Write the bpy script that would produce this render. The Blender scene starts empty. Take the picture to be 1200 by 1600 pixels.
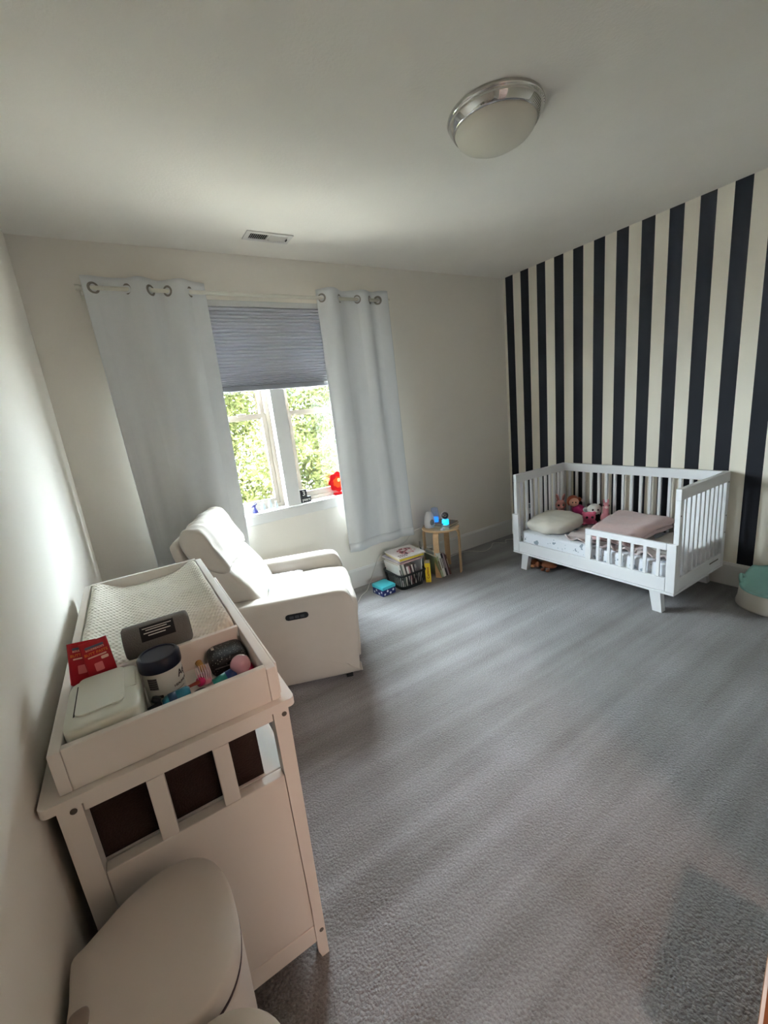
import bpy, bmesh, math, random
from mathutils import Vector, Matrix, noise
random.seed(7)
PI = math.pi
scene = bpy.context.scene
COL = scene.collection

# ------------------------------------------------------------------ camera
def cam_axes(yaw, pitch, roll):
    cy, sy, cp, sp = math.cos(yaw), math.sin(yaw), math.cos(pitch), math.sin(pitch)
    f = Vector((sy*cp, cy*cp, -sp)); r = Vector((cy, -sy, 0)); u = r.cross(f)
    c, s = math.cos(roll), math.sin(roll)
    return c*r + s*u, -s*r + c*u, f
cr, cu, cf = cam_axes(0.53735, 0.23669, -0.11037)
cam_data = bpy.data.cameras.new('camera'); cam = bpy.data.objects.new('camera', cam_data); COL.objects.link(cam)
cam_data.sensor_fit = 'HORIZONTAL'; cam_data.sensor_width = 36; cam_data.lens = 654.27/1200*36
cam_data.clip_start = 0.01
cam.matrix_world = Matrix.Translation((0.2711, 0, 1.5636)) @ Matrix((cr, cu, -cf)).transposed().to_4x4()
scene.camera = cam

# ------------------------------------------------------------------ sky, sun, exposure
scene.view_settings.view_transform = 'Standard'
scene.view_settings.look = 'None'
scene.view_settings.gamma = 1.0
scene.view_settings.use_curve_mapping = False
scene.view_settings.exposure = 0.85
world = bpy.data.worlds.new('sky'); scene.world = world; world.use_nodes = True
bg = world.node_tree.nodes['Background']
bg.inputs['Color'].default_value = (0.80, 0.91, 1.0, 1); bg.inputs["Strength"].default_value = 64.0
sun_d = bpy.data.lights.new('sun', 'SUN'); sun_d.energy = 90.0; sun_d.angle = 0.01; sun_d.color = (1, 0.93, 0.8)
sun = bpy.data.objects.new('sun', sun_d); COL.objects.link(sun)
sun.rotation_euler = (math.radians(42), 0, math.radians(90))   # along the window walls: never into the room
# room dimensions (metres): left wall x=XL, striped wall x=W, window wall y=D, rear wall y=YB
XL, W, D, YB, H = -0.02, 3.95, 3.29, -0.31, 2.74
WX0, WX1, WZ0, WZ1 = 0.62, 2.15, 0.885, 2.42     # window opening
pd = bpy.data.lights.new('window_portal', 'AREA'); pd.shape = 'RECTANGLE'; pd.size = WX1-WX0; pd.size_y = WZ1-WZ0
pd.cycles.is_portal = True
po = bpy.data.objects.new('window_portal', pd); COL.objects.link(po)
po.location = ((WX0+WX1)/2, D+0.17, (WZ0+WZ1)/2); po.rotation_euler = (-PI/2, 0, 0)

HX0, HX1, HY = -1.2, 2.2, YB-2.8                 # hallway outside the door
V0, V1, VZ0, VZ1 = 0.30, 0.78, 1.0, 1.7          # daylit hallway window opposite the door
pd2 = bpy.data.lights.new('hall_window_portal', 'AREA'); pd2.shape = 'RECTANGLE'; pd2.size = V1-V0; pd2.size_y = VZ1-VZ0; pd2.cycles.is_portal = True
po2 = bpy.data.objects.new('hall_window_portal', pd2); COL.objects.link(po2)
po2.location = ((V0+V1)/2, HY-0.11, (VZ0+VZ1)/2); po2.rotation_euler = (PI/2, 0, 0)

# ------------------------------------------------------------------ materials
def lin(c):
    out = []
    for v in c[:3]:
        v = v/255.0
        out.append(v/12.92 if v <= 0.04045 else ((v+0.055)/1.055)**2.4)
    return (out[0], out[1], out[2], 1)
MATS = {}
def mat(name, rgb, rough=0.6, var=0.05, scale=20, bump=0.0, bscale=200, metal=0.0, spec=0.4, sheen=0.0, emit=None, trans=0.0, alpha=None, coat=0.0):
    if name in MATS: return MATS[name]
    m = bpy.data.materials.new(name); m.use_nodes = True
    nt = m.node_tree; b = nt.nodes['Principled BSDF']; L = nt.links
    tc = nt.nodes.new('ShaderNodeTexCoord')
    n = nt.nodes.new('ShaderNodeTexNoise'); n.inputs['Scale'].default_value = scale; n.inputs['Detail'].default_value = 4
    L.new(tc.outputs['Object'], n.inputs['Vector'])
    mx = nt.nodes.new('ShaderNodeMix'); mx.data_type = 'RGBA'
    c = lin(rgb)
    mx.inputs[6].default_value = tuple(v*(1-var) for v in c[:3])+(1,)
    mx.inputs[7].default_value = tuple(min(1, v*(1+var)) for v in c[:3])+(1,)
    L.new(n.outputs['Fac'], mx.inputs[0]); L.new(mx.outputs[2], b.inputs['Base Color'])
    b.inputs['Roughness'].default_value = rough; b.inputs['Metallic'].default_value = metal
    b.inputs['Specular IOR Level'].default_value = spec
    if sheen: b.inputs['Sheen Weight'].default_value = sheen
    if coat: b.inputs['Coat Weight'].default_value = coat
    if trans: b.inputs['Transmission Weight'].default_value = trans
    if alpha is not None: b.inputs['Alpha'].default_value = alpha
    if emit:
        b.inputs['Emission Color'].default_value = lin(emit[0]); b.inputs['Emission Strength'].default_value = emit[1]
    if bump:
        n2 = nt.nodes.new('ShaderNodeTexNoise'); n2.inputs['Scale'].default_value = bscale; n2.inputs['Detail'].default_value = 3
        L.new(tc.outputs['Object'], n2.inputs['Vector'])
        bp = nt.nodes.new('ShaderNodeBump'); bp.inputs['Strength'].default_value = bump; bp.inputs['Distance'].default_value = 0.004
        L.new(n2.outputs['Fac'], bp.inputs['Height']); L.new(bp.outputs['Normal'], b.inputs['Normal'])
    MATS[name] = m
    return m
def math_node(nt, op, a, b=None, clamp=False):
    n = nt.nodes.new('ShaderNodeMath'); n.operation = op; n.use_clamp = clamp
    for i, v in enumerate((a, b)):
        if v is None: continue
        if isinstance(v, (int, float)): n.inputs[i].default_value = v
        else: nt.links.new(v, n.inputs[i])
    return n.outputs[0]

WALL = (236, 230, 220)
m_wall = mat('wall_paint', WALL, 0.75, 0.02, 6, 0.12, 120)
m_ceil = mat('ceiling_paint', (238, 233, 224), 0.9, 0.03, 5, 0.25, 90)
m_trim = mat('white_trim', (228, 226, 222), 0.4, 0.02, 10)
m_frame = mat('vinyl_window', (150, 140, 129), 0.45, 0.02, 10)

def stripe_mat():
    m = mat('striped_wall_paint', (236, 229, 214), 0.75, 0.02, 6, 0.12, 120)
    nt = m.node_tree; L = nt.links; b = nt.nodes['Principled BSDF']
    old = b.inputs['Base Color'].links[0].from_socket
    g = nt.nodes.new('ShaderNodeNewGeometry'); sp = nt.nodes.new('ShaderNodeSeparateXYZ'); L.new(g.outputs['Position'], sp.inputs[0])
    t = math_node(nt, 'DIVIDE', math_node(nt, 'SUBTRACT', D-0.0324, sp.outputs[1]), 0.0955)
    par = math_node(nt, 'MODULO', math_node(nt, 'ADD', t, 40.0), 2.0)
    dark = math_node(nt, 'LESS_THAN', par, 1.0)
    dark = math_node(nt, 'MULTIPLY', dark, math_node(nt, 'GREATER_THAN', t, 0.0))
    mx = nt.nodes.new('ShaderNodeMix'); mx.data_type = 'RGBA'
    L.new(dark, mx.inputs[0]); L.new(old, mx.inputs[6]); mx.inputs[7].default_value = lin((21, 23, 33))
    L.new(mx.outputs[2], b.inputs['Base Color'])
    return m
m_stripe = stripe_mat()

def carpet_mat():
    m = bpy.data.materials.new('carpet'); m.use_nodes = True; nt = m.node_tree; L = nt.links; b = nt.nodes['Principled BSDF']
    g = nt.nodes.new('ShaderNodeNewGeometry')
    # vacuum tracks: bands of laid-over pile running along x
    mp = nt.nodes.new('ShaderNodeMapping'); mp.inputs['Scale'].default_value = (0.45, 6.5, 1); mp.inputs['Rotation'].default_value = (0, 0, 0.07)
    L.new(g.outputs['Position'], mp.inputs[0])
    n1 = nt.nodes.new('ShaderNodeTexNoise'); n1.inputs['Scale'].default_value = 1.3; n1.inputs['Detail'].default_value = 2.5; L.new(mp.outputs[0], n1.inputs['Vector'])
    n3 = nt.nodes.new('ShaderNodeTexNoise'); n3.inputs['Scale'].default_value = 1.6; n3.inputs['Detail'].default_value = 3; L.new(g.outputs['Position'], n3.inputs['Vector'])
    n2 = nt.nodes.new('ShaderNodeTexNoise'); n2.inputs['Scale'].default_value = 130; n2.inputs['Detail'].default_value = 4; n2.inputs['Roughness'].default_value = 0.7
    L.new(g.outputs['Position'], n2.inputs['Vector'])
    v = nt.nodes.new('ShaderNodeTexVoronoi'); v.inputs['Scale'].default_value = 115; v.feature = 'F1'
    L.new(g.outputs['Position'], v.inputs['Vector'])
    r = nt.nodes.new('ShaderNodeValToRGB'); r.color_ramp.elements[0].position = 0.36; r.color_ramp.elements[1].position = 0.64
    r.color_ramp.elements[0].color = lin((132, 128, 126)); r.color_ramp.elements[1].color = lin((170, 167, 169))
    s = math_node(nt, 'ADD', math_node(nt, 'MULTIPLY', n1.outputs['Fac'], 0.6), math_node(nt, 'MULTIPLY', n3.outputs['Fac'], 0.4))
    L.new(s, r.inputs['Fac'])
    r2 = nt.nodes.new('ShaderNodeValToRGB'); r2.color_ramp.elements[0].position = 0.3; r2.color_ramp.elements[1].position = 0.65
    r2.color_ramp.elements[0].color = (0.62, 0.62, 0.62, 1); r2.color_ramp.elements[1].color = (1.05, 1.05, 1.05, 1)
    L.new(n2.outputs['Fac'], r2.inputs['Fac'])
    mx = nt.nodes.new('ShaderNodeMix'); mx.data_type = 'RGBA'; mx.blend_type = 'MULTIPLY'; mx.inputs[0].default_value = 1
    L.new(r.outputs[0], mx.inputs[6]); L.new(r2.outputs[0], mx.inputs[7]); L.new(mx.outputs[2], b.inputs['Base Color'])
    b.inputs['Roughness'].default_value = 0.95; b.inputs['Specular IOR Level'].default_value = 0.1; b.inputs['Sheen Weight'].default_value = 0.25
    b.inputs['Sheen Roughness'].default_value = 0.5
    hh = math_node(nt, 'SUBTRACT', math_node(nt, 'MULTIPLY', n2.outputs['Fac'], 1.2), v.outputs['Distance'])
    bp = nt.nodes.new('ShaderNodeBump'); bp.inputs['Strength'].default_value = 0.9; bp.inputs['Distance'].default_value = 0.009
    L.new(hh, bp.inputs['Height']); L.new(bp.outputs['Normal'], b.inputs['Normal'])
    return m
m_carpet = carpet_mat()

def glass_mat(name, tint=(1, 1, 1), gloss=0.06):
    m = bpy.data.materials.new(name); m.use_nodes = True; nt = m.node_tree; nt.nodes.clear()
    o = nt.nodes.new('ShaderNodeOutputMaterial'); t = nt.nodes.new('ShaderNodeBsdfTransparent'); t.inputs[0].default_value = tuple(tint)+(1,)
    gl = nt.nodes.new('ShaderNodeBsdfGlossy'); gl.inputs['Roughness'].default_value = 0.02
    mx = nt.nodes.new('ShaderNodeMixShader'); mx.inputs[0].default_value = gloss
    nt.links.new(t.outputs[0], mx.inputs[1]); nt.links.new(gl.outputs[0], mx.inputs[2]); nt.links.new(mx.outputs[0], o.inputs[0])
    return m
m_pane = glass_mat('window_glass', (0.97, 0.99, 0.98), 0.05)

def leaf_mat(name, rgb, rgb2):
    m = bpy.data.materials.new(name); m.use_nodes = True; nt = m.node_tree; nt.nodes.clear(); L = nt.links
    o = nt.nodes.new('ShaderNodeOutputMaterial'); d = nt.nodes.new('ShaderNodeBsdfDiffuse'); t = nt.nodes.new('ShaderNodeBsdfTranslucent')
    g = nt.nodes.new('ShaderNodeNewGeometry'); n = nt.nodes.new('ShaderNodeTexNoise'); n.inputs['Scale'].default_value = 2.5; n.inputs['Detail'].default_value = 5
    L.new(g.outputs['Position'], n.inputs['Vector'])
    r = nt.nodes.new('ShaderNodeValToRGB'); r.color_ramp.elements[0].color = lin(rgb); r.color_ramp.elements[1].color = lin(rgb2)
    r.color_ramp.elements[0].position = 0.38; r.color_ramp.elements[1].position = 0.62
    L.new(n.outputs['Fac'], r.inputs['Fac']); L.new(r.outputs[0], d.inputs[0]); L.new(r.outputs[0], t.inputs[0])
    mx = nt.nodes.new('ShaderNodeMixShader'); mx.inputs[0].default_value = 0.35
    L.new(d.outputs[0], mx.inputs[1]); L.new(t.outputs[0], mx.inputs[2]); L.new(mx.outputs[0], o.inputs[0])
    return m

# ------------------------------------------------------------------ mesh helpers
def addbox(bm, x0, x1, y0, y1, z0, z1, M=None):
    vs = [bm.verts.new((x, y, z)) for z in (z0, z1) for y in (y0, y1) for x in (x0, x1)]
    for f in ((0, 2, 3, 1), (4, 5, 7, 6), (0, 1, 5, 4), (2, 6, 7, 3), (0, 4, 6, 2), (1, 3, 7, 5)):
        bm.faces.new([vs[i] for i in f])
    if M: bmesh.ops.transform(bm, matrix=M, verts=vs)
    return vs
def boxbm(x0, x1, y0, y1, z0, z1, bev=0.0, seg=2):
    bm = bmesh.new(); addbox(bm, x0, x1, y0, y1, z0, z1)
    if bev: bmesh.ops.bevel(bm, geom=bm.edges[:], offset=bev, segments=seg, profile=0.5, affect='EDGES')
    return bm
def lathe(profile, n=48, c=(0, 0, 0)):
    bm = bmesh.new(); rings = []
    for (r, z) in profile:
        if r < 1e-6: rings.append([bm.verts.new((c[0], c[1], c[2]+z))])
        else: rings.append([bm.verts.new((c[0]+r*math.cos(2*PI*k/n), c[1]+r*math.sin(2*PI*k/n), c[2]+z)) for k in range(n)])
    skin(bm, rings)
    return bm
def skin(bm, rings):
    for a, b in zip(rings, rings[1:]):
        n = max(len(a), len(b))
        for k in range(n):
            k2 = (k+1) % n
            if len(a) == 1 and len(b) == 1: continue
            if len(a) == 1: bm.faces.new((a[0], b[k2], b[k]))
            elif len(b) == 1: bm.faces.new((a[k], a[k2], b[0]))
            else: bm.faces.new((a[k], a[k2], b[k2], b[k]))
def loft(rings_xyz, cap=True):
    bm = bmesh.new(); rings = [[bm.verts.new(p) for p in r] for r in rings_xyz]
    skin(bm, rings)
    if cap:
        bm.faces.new(list(reversed(rings[0]))); bm.faces.new(rings[-1])
    return bm
def tube(pts, r, n=8, bm=None, flat=None):
    bm = bm or bmesh.new(); pts = [Vector(p) for p in pts]; rings = []
    up = Vector((0, 0, 1))
    for i, p in enumerate(pts):
        a = pts[max(0, i-1)]; b = pts[min(len(pts)-1, i+1)]; d = (b-a).normalized()
        s = d.cross(up)
        if s.length < 1e-3: s = d.cross(Vector((0, 1, 0)))
        s.normalize(); t = s.cross(d)
        rr = r[i] if isinstance(r, (list, tuple)) else r
        rings.append([bm.verts.new(p + s*math.cos(2*PI*k/n)*rr + t*math.sin(2*PI*k/n)*rr) for k in range(n)])
    skin(bm, rings); bm.faces.new(list(reversed(rings[0]))); bm.faces.new(rings[-1])
    return bm
def smooth_pts(pts, k=6, closed=False):
    P = [Vector(p) for p in pts]; n = len(P); out = []
    rng = range(n) if closed else range(n-1)
    for i in rng:
        p0 = P[(i-1) % n] if closed or i > 0 else P[0]; p1 = P[i]; p2 = P[(i+1) % n]
        p3 = P[(i+2) % n] if closed or i+2 < n else P[-1]
        for j in range(k):
            t = j/k
            out.append(0.5*((2*p1)+(p2-p0)*t+(2*p0-5*p1+4*p2-p3)*t*t+(3*p1-p0-3*p2+p3)*t**3))
    if not closed: out.append(P[-1])
    return out
def ellipsoid(bm, c, r, M=None, seg=20, rings=12):
    mm = Matrix.Translation(c) @ (M or Matrix()) @ Matrix.Diagonal((r[0], r[1], r[2], 1))
    return bmesh.ops.create_uvsphere(bm, u_segments=seg, v_segments=rings, radius=1, matrix=mm)['verts']
def cushion(sx, sy, sz, k=5, n=10, c=(0, 0, 0), wr=0.0, wf=8, seed=0):
    bm = bmesh.new(); bmesh.ops.create_cube(bm, size=2)
    bmesh.ops.subdivide_edges(bm, edges=bm.edges[:], cuts=n, use_grid_fill=True)
    for v in bm.verts:
        p = v.co; s = (abs(p.x)**k+abs(p.y)**k+abs(p.z)**k)**(1/k)
        q = p/s; nrm = q.normalized()
        q = Vector((q.x*sx/2, q.y*sy/2, q.z*sz/2))
        if wr: q += nrm*wr*noise.fractal((q+Vector((seed, seed, 0)))*wf, 1.0, 2.0, 3)
        v.co = q+Vector(c)
    return bm
def prism(poly, a0, a1, axis='y'):
    """extrude an (u,v) polygon along an axis: y -> (u=x,v=z), x -> (u=y,v=z), z -> (u=x,v=y)"""
    def P(u, v, a): return (u, a, v) if axis == 'y' else ((a, u, v) if axis == 'x' else (u, v, a))
    bm = bmesh.new(); A = [bm.verts.new(P(u, v, a0)) for u, v in poly]; B = [bm.verts.new(P(u, v, a1)) for u, v in poly]
    n = len(poly)
    for i in range(n): bm.faces.new((A[i], A[(i+1) % n], B[(i+1) % n], B[i]))
    bm.faces.new(list(reversed(A))); bm.faces.new(B)
    bmesh.ops.recalc_face_normals(bm, faces=bm.faces[:])
    return bm
def bevel(bm, w, seg=2):
    bmesh.ops.bevel(bm, geom=bm.edges[:], offset=w, segments=seg, profile=0.5, affect='EDGES'); return bm
def sheet(f, n, m, thick):
    """solid sheet from a map f(u,v)->point, thickened downwards along its normal"""
    bm = bmesh.new()
    P = [[Vector(f(i/n, j/m)) for j in range(m+1)] for i in range(n+1)]
    T = [[bm.verts.new(P[i][j]) for j in range(m+1)] for i in range(n+1)]
    Bt = []
    for i in range(n+1):
        row = []
        for j in range(m+1):
            du = P[min(n, i+1)][j]-P[max(0, i-1)][j]; dv = P[i][min(m, j+1)]-P[i][max(0, j-1)]
            nn = du.cross(dv); nn = nn.normalized() if nn.length > 1e-9 else Vector((0, 0, 1))
            row.append(bm.verts.new(P[i][j]-nn*thick))
        Bt.append(row)
    for i in range(n):
        for j in range(m):
            bm.faces.new((T[i][j], T[i+1][j], T[i+1][j+1], T[i][j+1])); bm.faces.new((Bt[i][j], Bt[i][j+1], Bt[i+1][j+1], Bt[i+1][j]))
    for i in range(n):
        bm.faces.new((T[i][0], Bt[i][0], Bt[i+1][0], T[i+1][0])); bm.faces.new((T[i][m], T[i+1][m], Bt[i+1][m], Bt[i][m]))
    for j in range(m):
        bm.faces.new((T[0][j], T[0][j+1], Bt[0][j+1], Bt[0][j])); bm.faces.new((T[n][j], Bt[n][j], Bt[n][j+1], T[n][j+1]))
    return bm
def bil(c, u, v):
    a, b, cc, d = [Vector(q) for q in c]
    return a*(1-u)*(1-v)+b*u*(1-v)+cc*u*v+d*(1-u)*v

def obj(name, bm, m, parent=None, smooth=False, loc=None, rot=None):
    if isinstance(bm, bpy.types.Mesh): me = bm
    else:
        if parent is not None and getattr(parent, 'get', None) and parent.get('_w'): pass
        me = bpy.data.meshes.new(name); bm.normal_update(); bm.to_mesh(me); bm.free()
        if m: me.materials.append(m)
        if smooth:
            for p in me.polygons: p.use_smooth = True
    o = bpy.data.objects.new(name, me); COL.objects.link(o)
    if parent: o.parent = parent
    if loc: o.location = loc
    if rot: o.rotation_euler = rot
    return o
def wpart(name, bm, m, parent, smooth=False):
    """part given in world coordinates under an unrotated thing"""
    bmesh.ops.translate(bm, vec=-parent.location, verts=bm.verts[:])
    return obj(name, bm, m, parent, smooth)
def wsub(name, bm, m, part, root, smooth=False):
    """sub-part given in world coordinates; its part sits at the root's origin"""
    bmesh.ops.translate(bm, vec=-root.location, verts=bm.verts[:])
    return obj(name, bm, m, part, smooth)
def tag(o, label, cat, group=None):
    o['label'] = label; o['category'] = cat
    if group: o['group'] = group
    return o
def thing(name, label, cat, loc=(0, 0, 0), rotz=0, group=None):
    o = bpy.data.objects.new(name, None); COL.objects.link(o); o.location = loc; o.rotation_euler = (0, 0, rotz)
    o.empty_display_size = 0.05
    return tag(o, label, cat, group)
def struct(name, bm, m, parent=None, smooth=False):
    o = obj(name, bm, m, parent, smooth)
    if parent is None: o['kind'] = 'structure'
    return o
def autosmooth(o, ang=35):
    me = o.data
    for p in me.polygons: p.use_smooth = True
    me.set_sharp_from_angle(angle=math.radians(ang))
    return o
def text(body, size, m, parent, matrix, wrap=None, name='lettering', ext=0.0003, align='CENTER', sx=1.0):
    cu_ = bpy.data.curves.new(name, 'FONT'); cu_.body = body; cu_.size = size; cu_.align_x = align; cu_.align_y = 'CENTER'; cu_.extrude = ext; cu_.offset = size*0.012
    cu_.resolution_u = 2
    t = bpy.data.objects.new(name, cu_); COL.objects.link(t)
    dg = bpy.context.evaluated_depsgraph_get(); me = bpy.data.meshes.new_from_object(t.evaluated_get(dg))
    bpy.data.objects.remove(t); bpy.data.curves.remove(cu_)
    for v in me.vertices:
        v.co.x *= sx
        if wrap: v.co = wrap(v.co)
    if matrix: me.transform(matrix)
    me.materials.clear(); me.materials.append(m); me.name = name
    o = bpy.data.objects.new(name, me); COL.objects.link(o); o.parent = parent
    return o
def R(ax, deg): return Matrix.Rotation(math.radians(deg), 4, ax)
def T(x, y, z): return Matrix.Translation((x, y, z))

# ================================================================== the room shell
struct('floor', boxbm(HX0-0.1, W+0.12, HY-0.1, D+0.16, -0.1, 0), m_carpet)
struct('ceiling', boxbm(HX0-0.1, W+0.12, HY-0.1, D+0.16, H, H+0.12), m_ceil)
struct('wall_left', boxbm(XL-0.12, XL, YB-0.12, D+0.16, 0, H), m_wall)
struct('wall_right', boxbm(W, W+0.12, YB-0.12, D+0.16, 0, H), m_stripe)
bm = bmesh.new()
addbox(bm, XL, WX0, D, D+0.16, 0, H); addbox(bm, WX1, W, D, D+0.16, 0, H)
addbox(bm, WX0, WX1, D, D+0.16, 0, WZ0-0.02); addbox(bm, WX0, WX1, D, D+0.16, WZ1, H)
struct('wall_window', bm, m_wall)
DX0, DX1, DZ = 0.64, 1.46, 2.06
bm = bmesh.new()
addbox(bm, XL, DX0, YB-0.12, YB, 0, H); addbox(bm, DX1, W, YB-0.12, YB, 0, H); addbox(bm, DX0, DX1, YB-0.12, YB, DZ, H)
struct('wall_rear', bm, m_wall)
bm = bmesh.new(); addbox(bm, HX0-0.1, V0, HY-0.1, HY, 0, H); addbox(bm, V1, HX1+0.1, HY-0.1, HY, 0, H); addbox(bm, V0, V1, HY-0.1, HY, 0, VZ0); addbox(bm, V0, V1, HY-0.1, HY, VZ1, H); addbox(bm, HX0-0.1, HX0, HY, YB, 0, H); addbox(bm, HX1, HX1+0.1, HY, YB-0.121, 0, H); addbox(bm, HX0, XL-0.121, YB-0.12, YB, 0, H)
struct('wall_hall', bm, m_wall)
win2 = bpy.data.objects.new('window_2', None); COL.objects.link(win2); win2.location = ((V0+V1)/2, HY, VZ0); win2['kind'] = 'structure'
bm = bmesh.new(); addbox(bm, V0, V0+0.05, HY-0.09, HY-0.03, VZ0, VZ1); addbox(bm, V1-0.05, V1, HY-0.09, HY-0.03, VZ0, VZ1); addbox(bm, V0+0.05, V1-0.05, HY-0.09, HY-0.03, VZ0, VZ0+0.05); addbox(bm, V0+0.05, V1-0.05, HY-0.09, HY-0.03, VZ1-0.05, VZ1)
wpart('window_frame', bm, m_frame, win2); wpart('pane', boxbm(V0+0.05, V1-0.05, HY-0.062, HY-0.058, VZ0+0.05, VZ1-0.05), m_pane, win2)
bm = bmesh.new(); addbox(bm, DX0-0.02, DX0+0.02, YB-0.13, YB+0.012, 0, DZ); addbox(bm, DX1-0.02, DX1+0.06, YB-0.13, YB+0.012, 0, DZ); addbox(bm, DX0-0.02, DX1+0.06, YB-0.13, YB+0.012, DZ-0.02, DZ+0.06)
struct('trim_1', bm, m_trim)
BH = 0.179
def baseb(x0, x1, y0, y1, name, nx, ny):
    # board with a small chamfered cap on its room side
    t = 0.014
    if nx: poly = [(x0, 0), (x0+nx*t, 0), (x0+nx*t, BH-0.02), (x0+nx*t*0.5, BH), (x0, BH)]; b = prism(poly, y0, y1, 'y')
    else: poly = [(y0, 0), (y0+ny*t, 0), (y0+ny*t, BH-0.02), (y0+ny*t*0.5, BH), (y0, BH)]; b = prism(poly, x0, x1, 'x')
    struct(name, b, m_trim)
baseb(XL, W, D, D, 'baseboard_window', 0, -1)
baseb(W, W, YB, D-0.014, 'baseboard_right', -1, 0)
baseb(XL, XL, YB, D-0.014, 'baseboard_left', 1, 0)
baseb(DX1+0.06, W-0.014, YB, YB, 'baseboard_rear', 0, 1)
# hall lamp behind the camera (warm light through the door)
t = thing('hall_ceiling_light', 'round flush ceiling light in the hallway outside the door', 'ceiling light', (0.95, YB-1.3, H))
obj('rim', lathe([(0, 0), (0.15, 0), (0.15, -0.03), (0.13, -0.035), (0, -0.035)], 32), mat('rim_white', (220, 218, 214), 0.4), t, True)
obj('diffuser', lathe([(0.13, -0.03), (0.11, -0.07), (0.05, -0.09), (0, -0.092)], 32), mat('hall_bulb', (255, 240, 220), 0.5, emit=((255, 212, 194), 150)), t, True)

# ------------------------------------------------------------------ window
win = bpy.data.objects.new('window_1', None); COL.objects.link(win); win.location = ((WX0+WX1)/2, D, WZ0); win['kind'] = 'structure'
MX0, MX1 = 1.331, 1.442
wpart('mullion', boxbm(MX0, MX1, D-0.004, D+0.155, WZ0, WZ1), m_trim, win)
wpart('sill', boxbm(WX0-0.04, WX1+0.04, D-0.022, D+0.155, WZ0-0.02, WZ0, 0.004), m_trim, win)
wpart('apron', boxbm(WX0-0.03, WX1+0.03, D-0.014, D-0.0005, 0.795, WZ0-0.021, 0.003), m_trim, win)
for (a, b) in ((WX0, MX0), (MX1, WX1)):
    bm = bmesh.new(); fy0, fy1 = D+0.085, D+0.15
    fw = 0.032
    addbox(bm, a, a+fw, fy0, fy1, WZ0, WZ1); addbox(bm, b-fw, b, fy0, fy1, WZ0, WZ1)
    addbox(bm, a+fw, b-fw, fy0, fy1, WZ0, WZ0+fw); addbox(bm, a+fw, b-fw, fy0, fy1, WZ1-fw, WZ1)
    fr = wpart('window_frame', bm, m_frame, win)
    for (z0, z1, y0) in ((WZ0+fw, 1.645, fy0+0.008), (1.60, WZ1-fw, fy0+0.034)):
        bm = bmesh.new(); sw = 0.034; y1 = y0+0.024
        addbox(bm, a+fw, a+fw+sw, y0, y1, z0, z1); addbox(bm, b-fw-sw, b-fw, y0, y1, z0, z1)
        addbox(bm, a+fw+sw, b-fw-sw, y0, y1, z0, z0+sw+0.012); addbox(bm, a+fw+sw, b-fw-sw, y0, y1, z1-sw, z1)
        s = wpart('sash', bm, m_frame, win)
        wsub('pane', boxbm(a+fw+sw, b-fw-sw, y0+0.009, y0+0.013, z0+sw+0.012, z1-sw), m_pane, s, win)
    wpart('sash_lock', boxbm((a+b)/2+0.10, (a+b)/2+0.17, fy0-0.006, fy0+0.008, 1.63, 1.652, 0.003), mat('lock_metal', (150, 140, 128), 0.4), win)

# ------------------------------------------------------------------ cellular shade
m_shade = mat('shade_fabric', (214, 214, 221), 0.85, 0.03, 60)
_nt = m_shade.node_tree; _tr = _nt.nodes.new('ShaderNodeBsdfTranslucent'); _tr.inputs[0].default_value = lin((214, 214, 221)); _mx = _nt.nodes.new('ShaderNodeMixShader'); _mx.inputs[0].default_value = 0.07
_nt.links.new(_nt.nodes['Principled BSDF'].outputs[0], _mx.inputs[1]); _nt.links.new(_tr.outputs[0], _mx.inputs[2]); _nt.links.new(_mx.outputs[0], _nt.nodes['Material Output'].inputs[0])
sh = thing('cellular_shade', 'light grey pleated cellular shade half lowered over the window', 'window shade', ((WX0+WX1)/2, D-0.029, 1.81))
SX0, SX1 = WX0-0.01, WX1+0.01
wpart('head_rail', boxbm(SX0, SX1, D-0.054, D-0.005, 2.385, 2.425, 0.004), mat('shade_rail', (205, 204, 202), 0.5), sh)
wpart('bottom_rail', boxbm(SX0, SX1, D-0.05, D-0.008, 1.81, 1.848, 0.005), mat('shade_bottom', (140, 140, 146), 0.6), sh)
hs = []; z = 2.385
NP = 26
for i in range(NP): hs.append(0.0255 if i < 14 else 0.0255-0.0012*(i-13))
sc = (2.385-1.848)/sum(hs)
hexa = [(-0.5, 0.0), (-0.30, 0.30), (0.02, 0.5), (0.5, 0.4), (0.5, -0.4), (0.02, -0.5), (-0.30, -0.30)]
mesh_pleat = None
for h_ in hs:
    h_ *= sc
    if mesh_pleat is None:
        o = obj('pleat', prism(hexa, SX0, SX1, 'x'), m_shade, sh); mesh_pleat = o.data
    else: o = obj('pleat', mesh_pleat, None, sh)
    o.scale = (1, 0.043, h_); o.location = (-sh.location.x, 0, z-h_/2-sh.location.z); z -= h_

# ------------------------------------------------------------------ curtain rod and curtains
RY, RZ = D-0.09, 2.456
m_rod = mat('rod_white', (222, 218, 205), 0.35)
rod = thing('curtain_rod', 'white metal curtain rod above the window', 'curtain rod', (1.35, RY, RZ))
wpart('pole', tube([(0.262, RY, RZ), (2.445, RY, RZ)], 0.0125, 16), m_rod, rod, True)
for x in (0.262, 2.445): wpart('end_cap', tube([(x-0.012, RY, RZ), (x+0.012, RY, RZ)], 0.016, 16), m_rod, rod)
for x in (0.28, 2.428):
    bm = bmesh.new(); addbox(bm, x-0.006, x+0.006, RY, D-0.001, RZ-0.022, RZ-0.012); addbox(bm, x-0.012, x+0.012, D-0.006, D-0.001, RZ-0.05, RZ+0.03)
    wpart('bracket', bm, m_rod, rod)
m_curt = mat('curtain_fabric', (218, 219, 219), 0.8, 0.03, 30, 0.25, 300, sheen=0.2)
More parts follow.
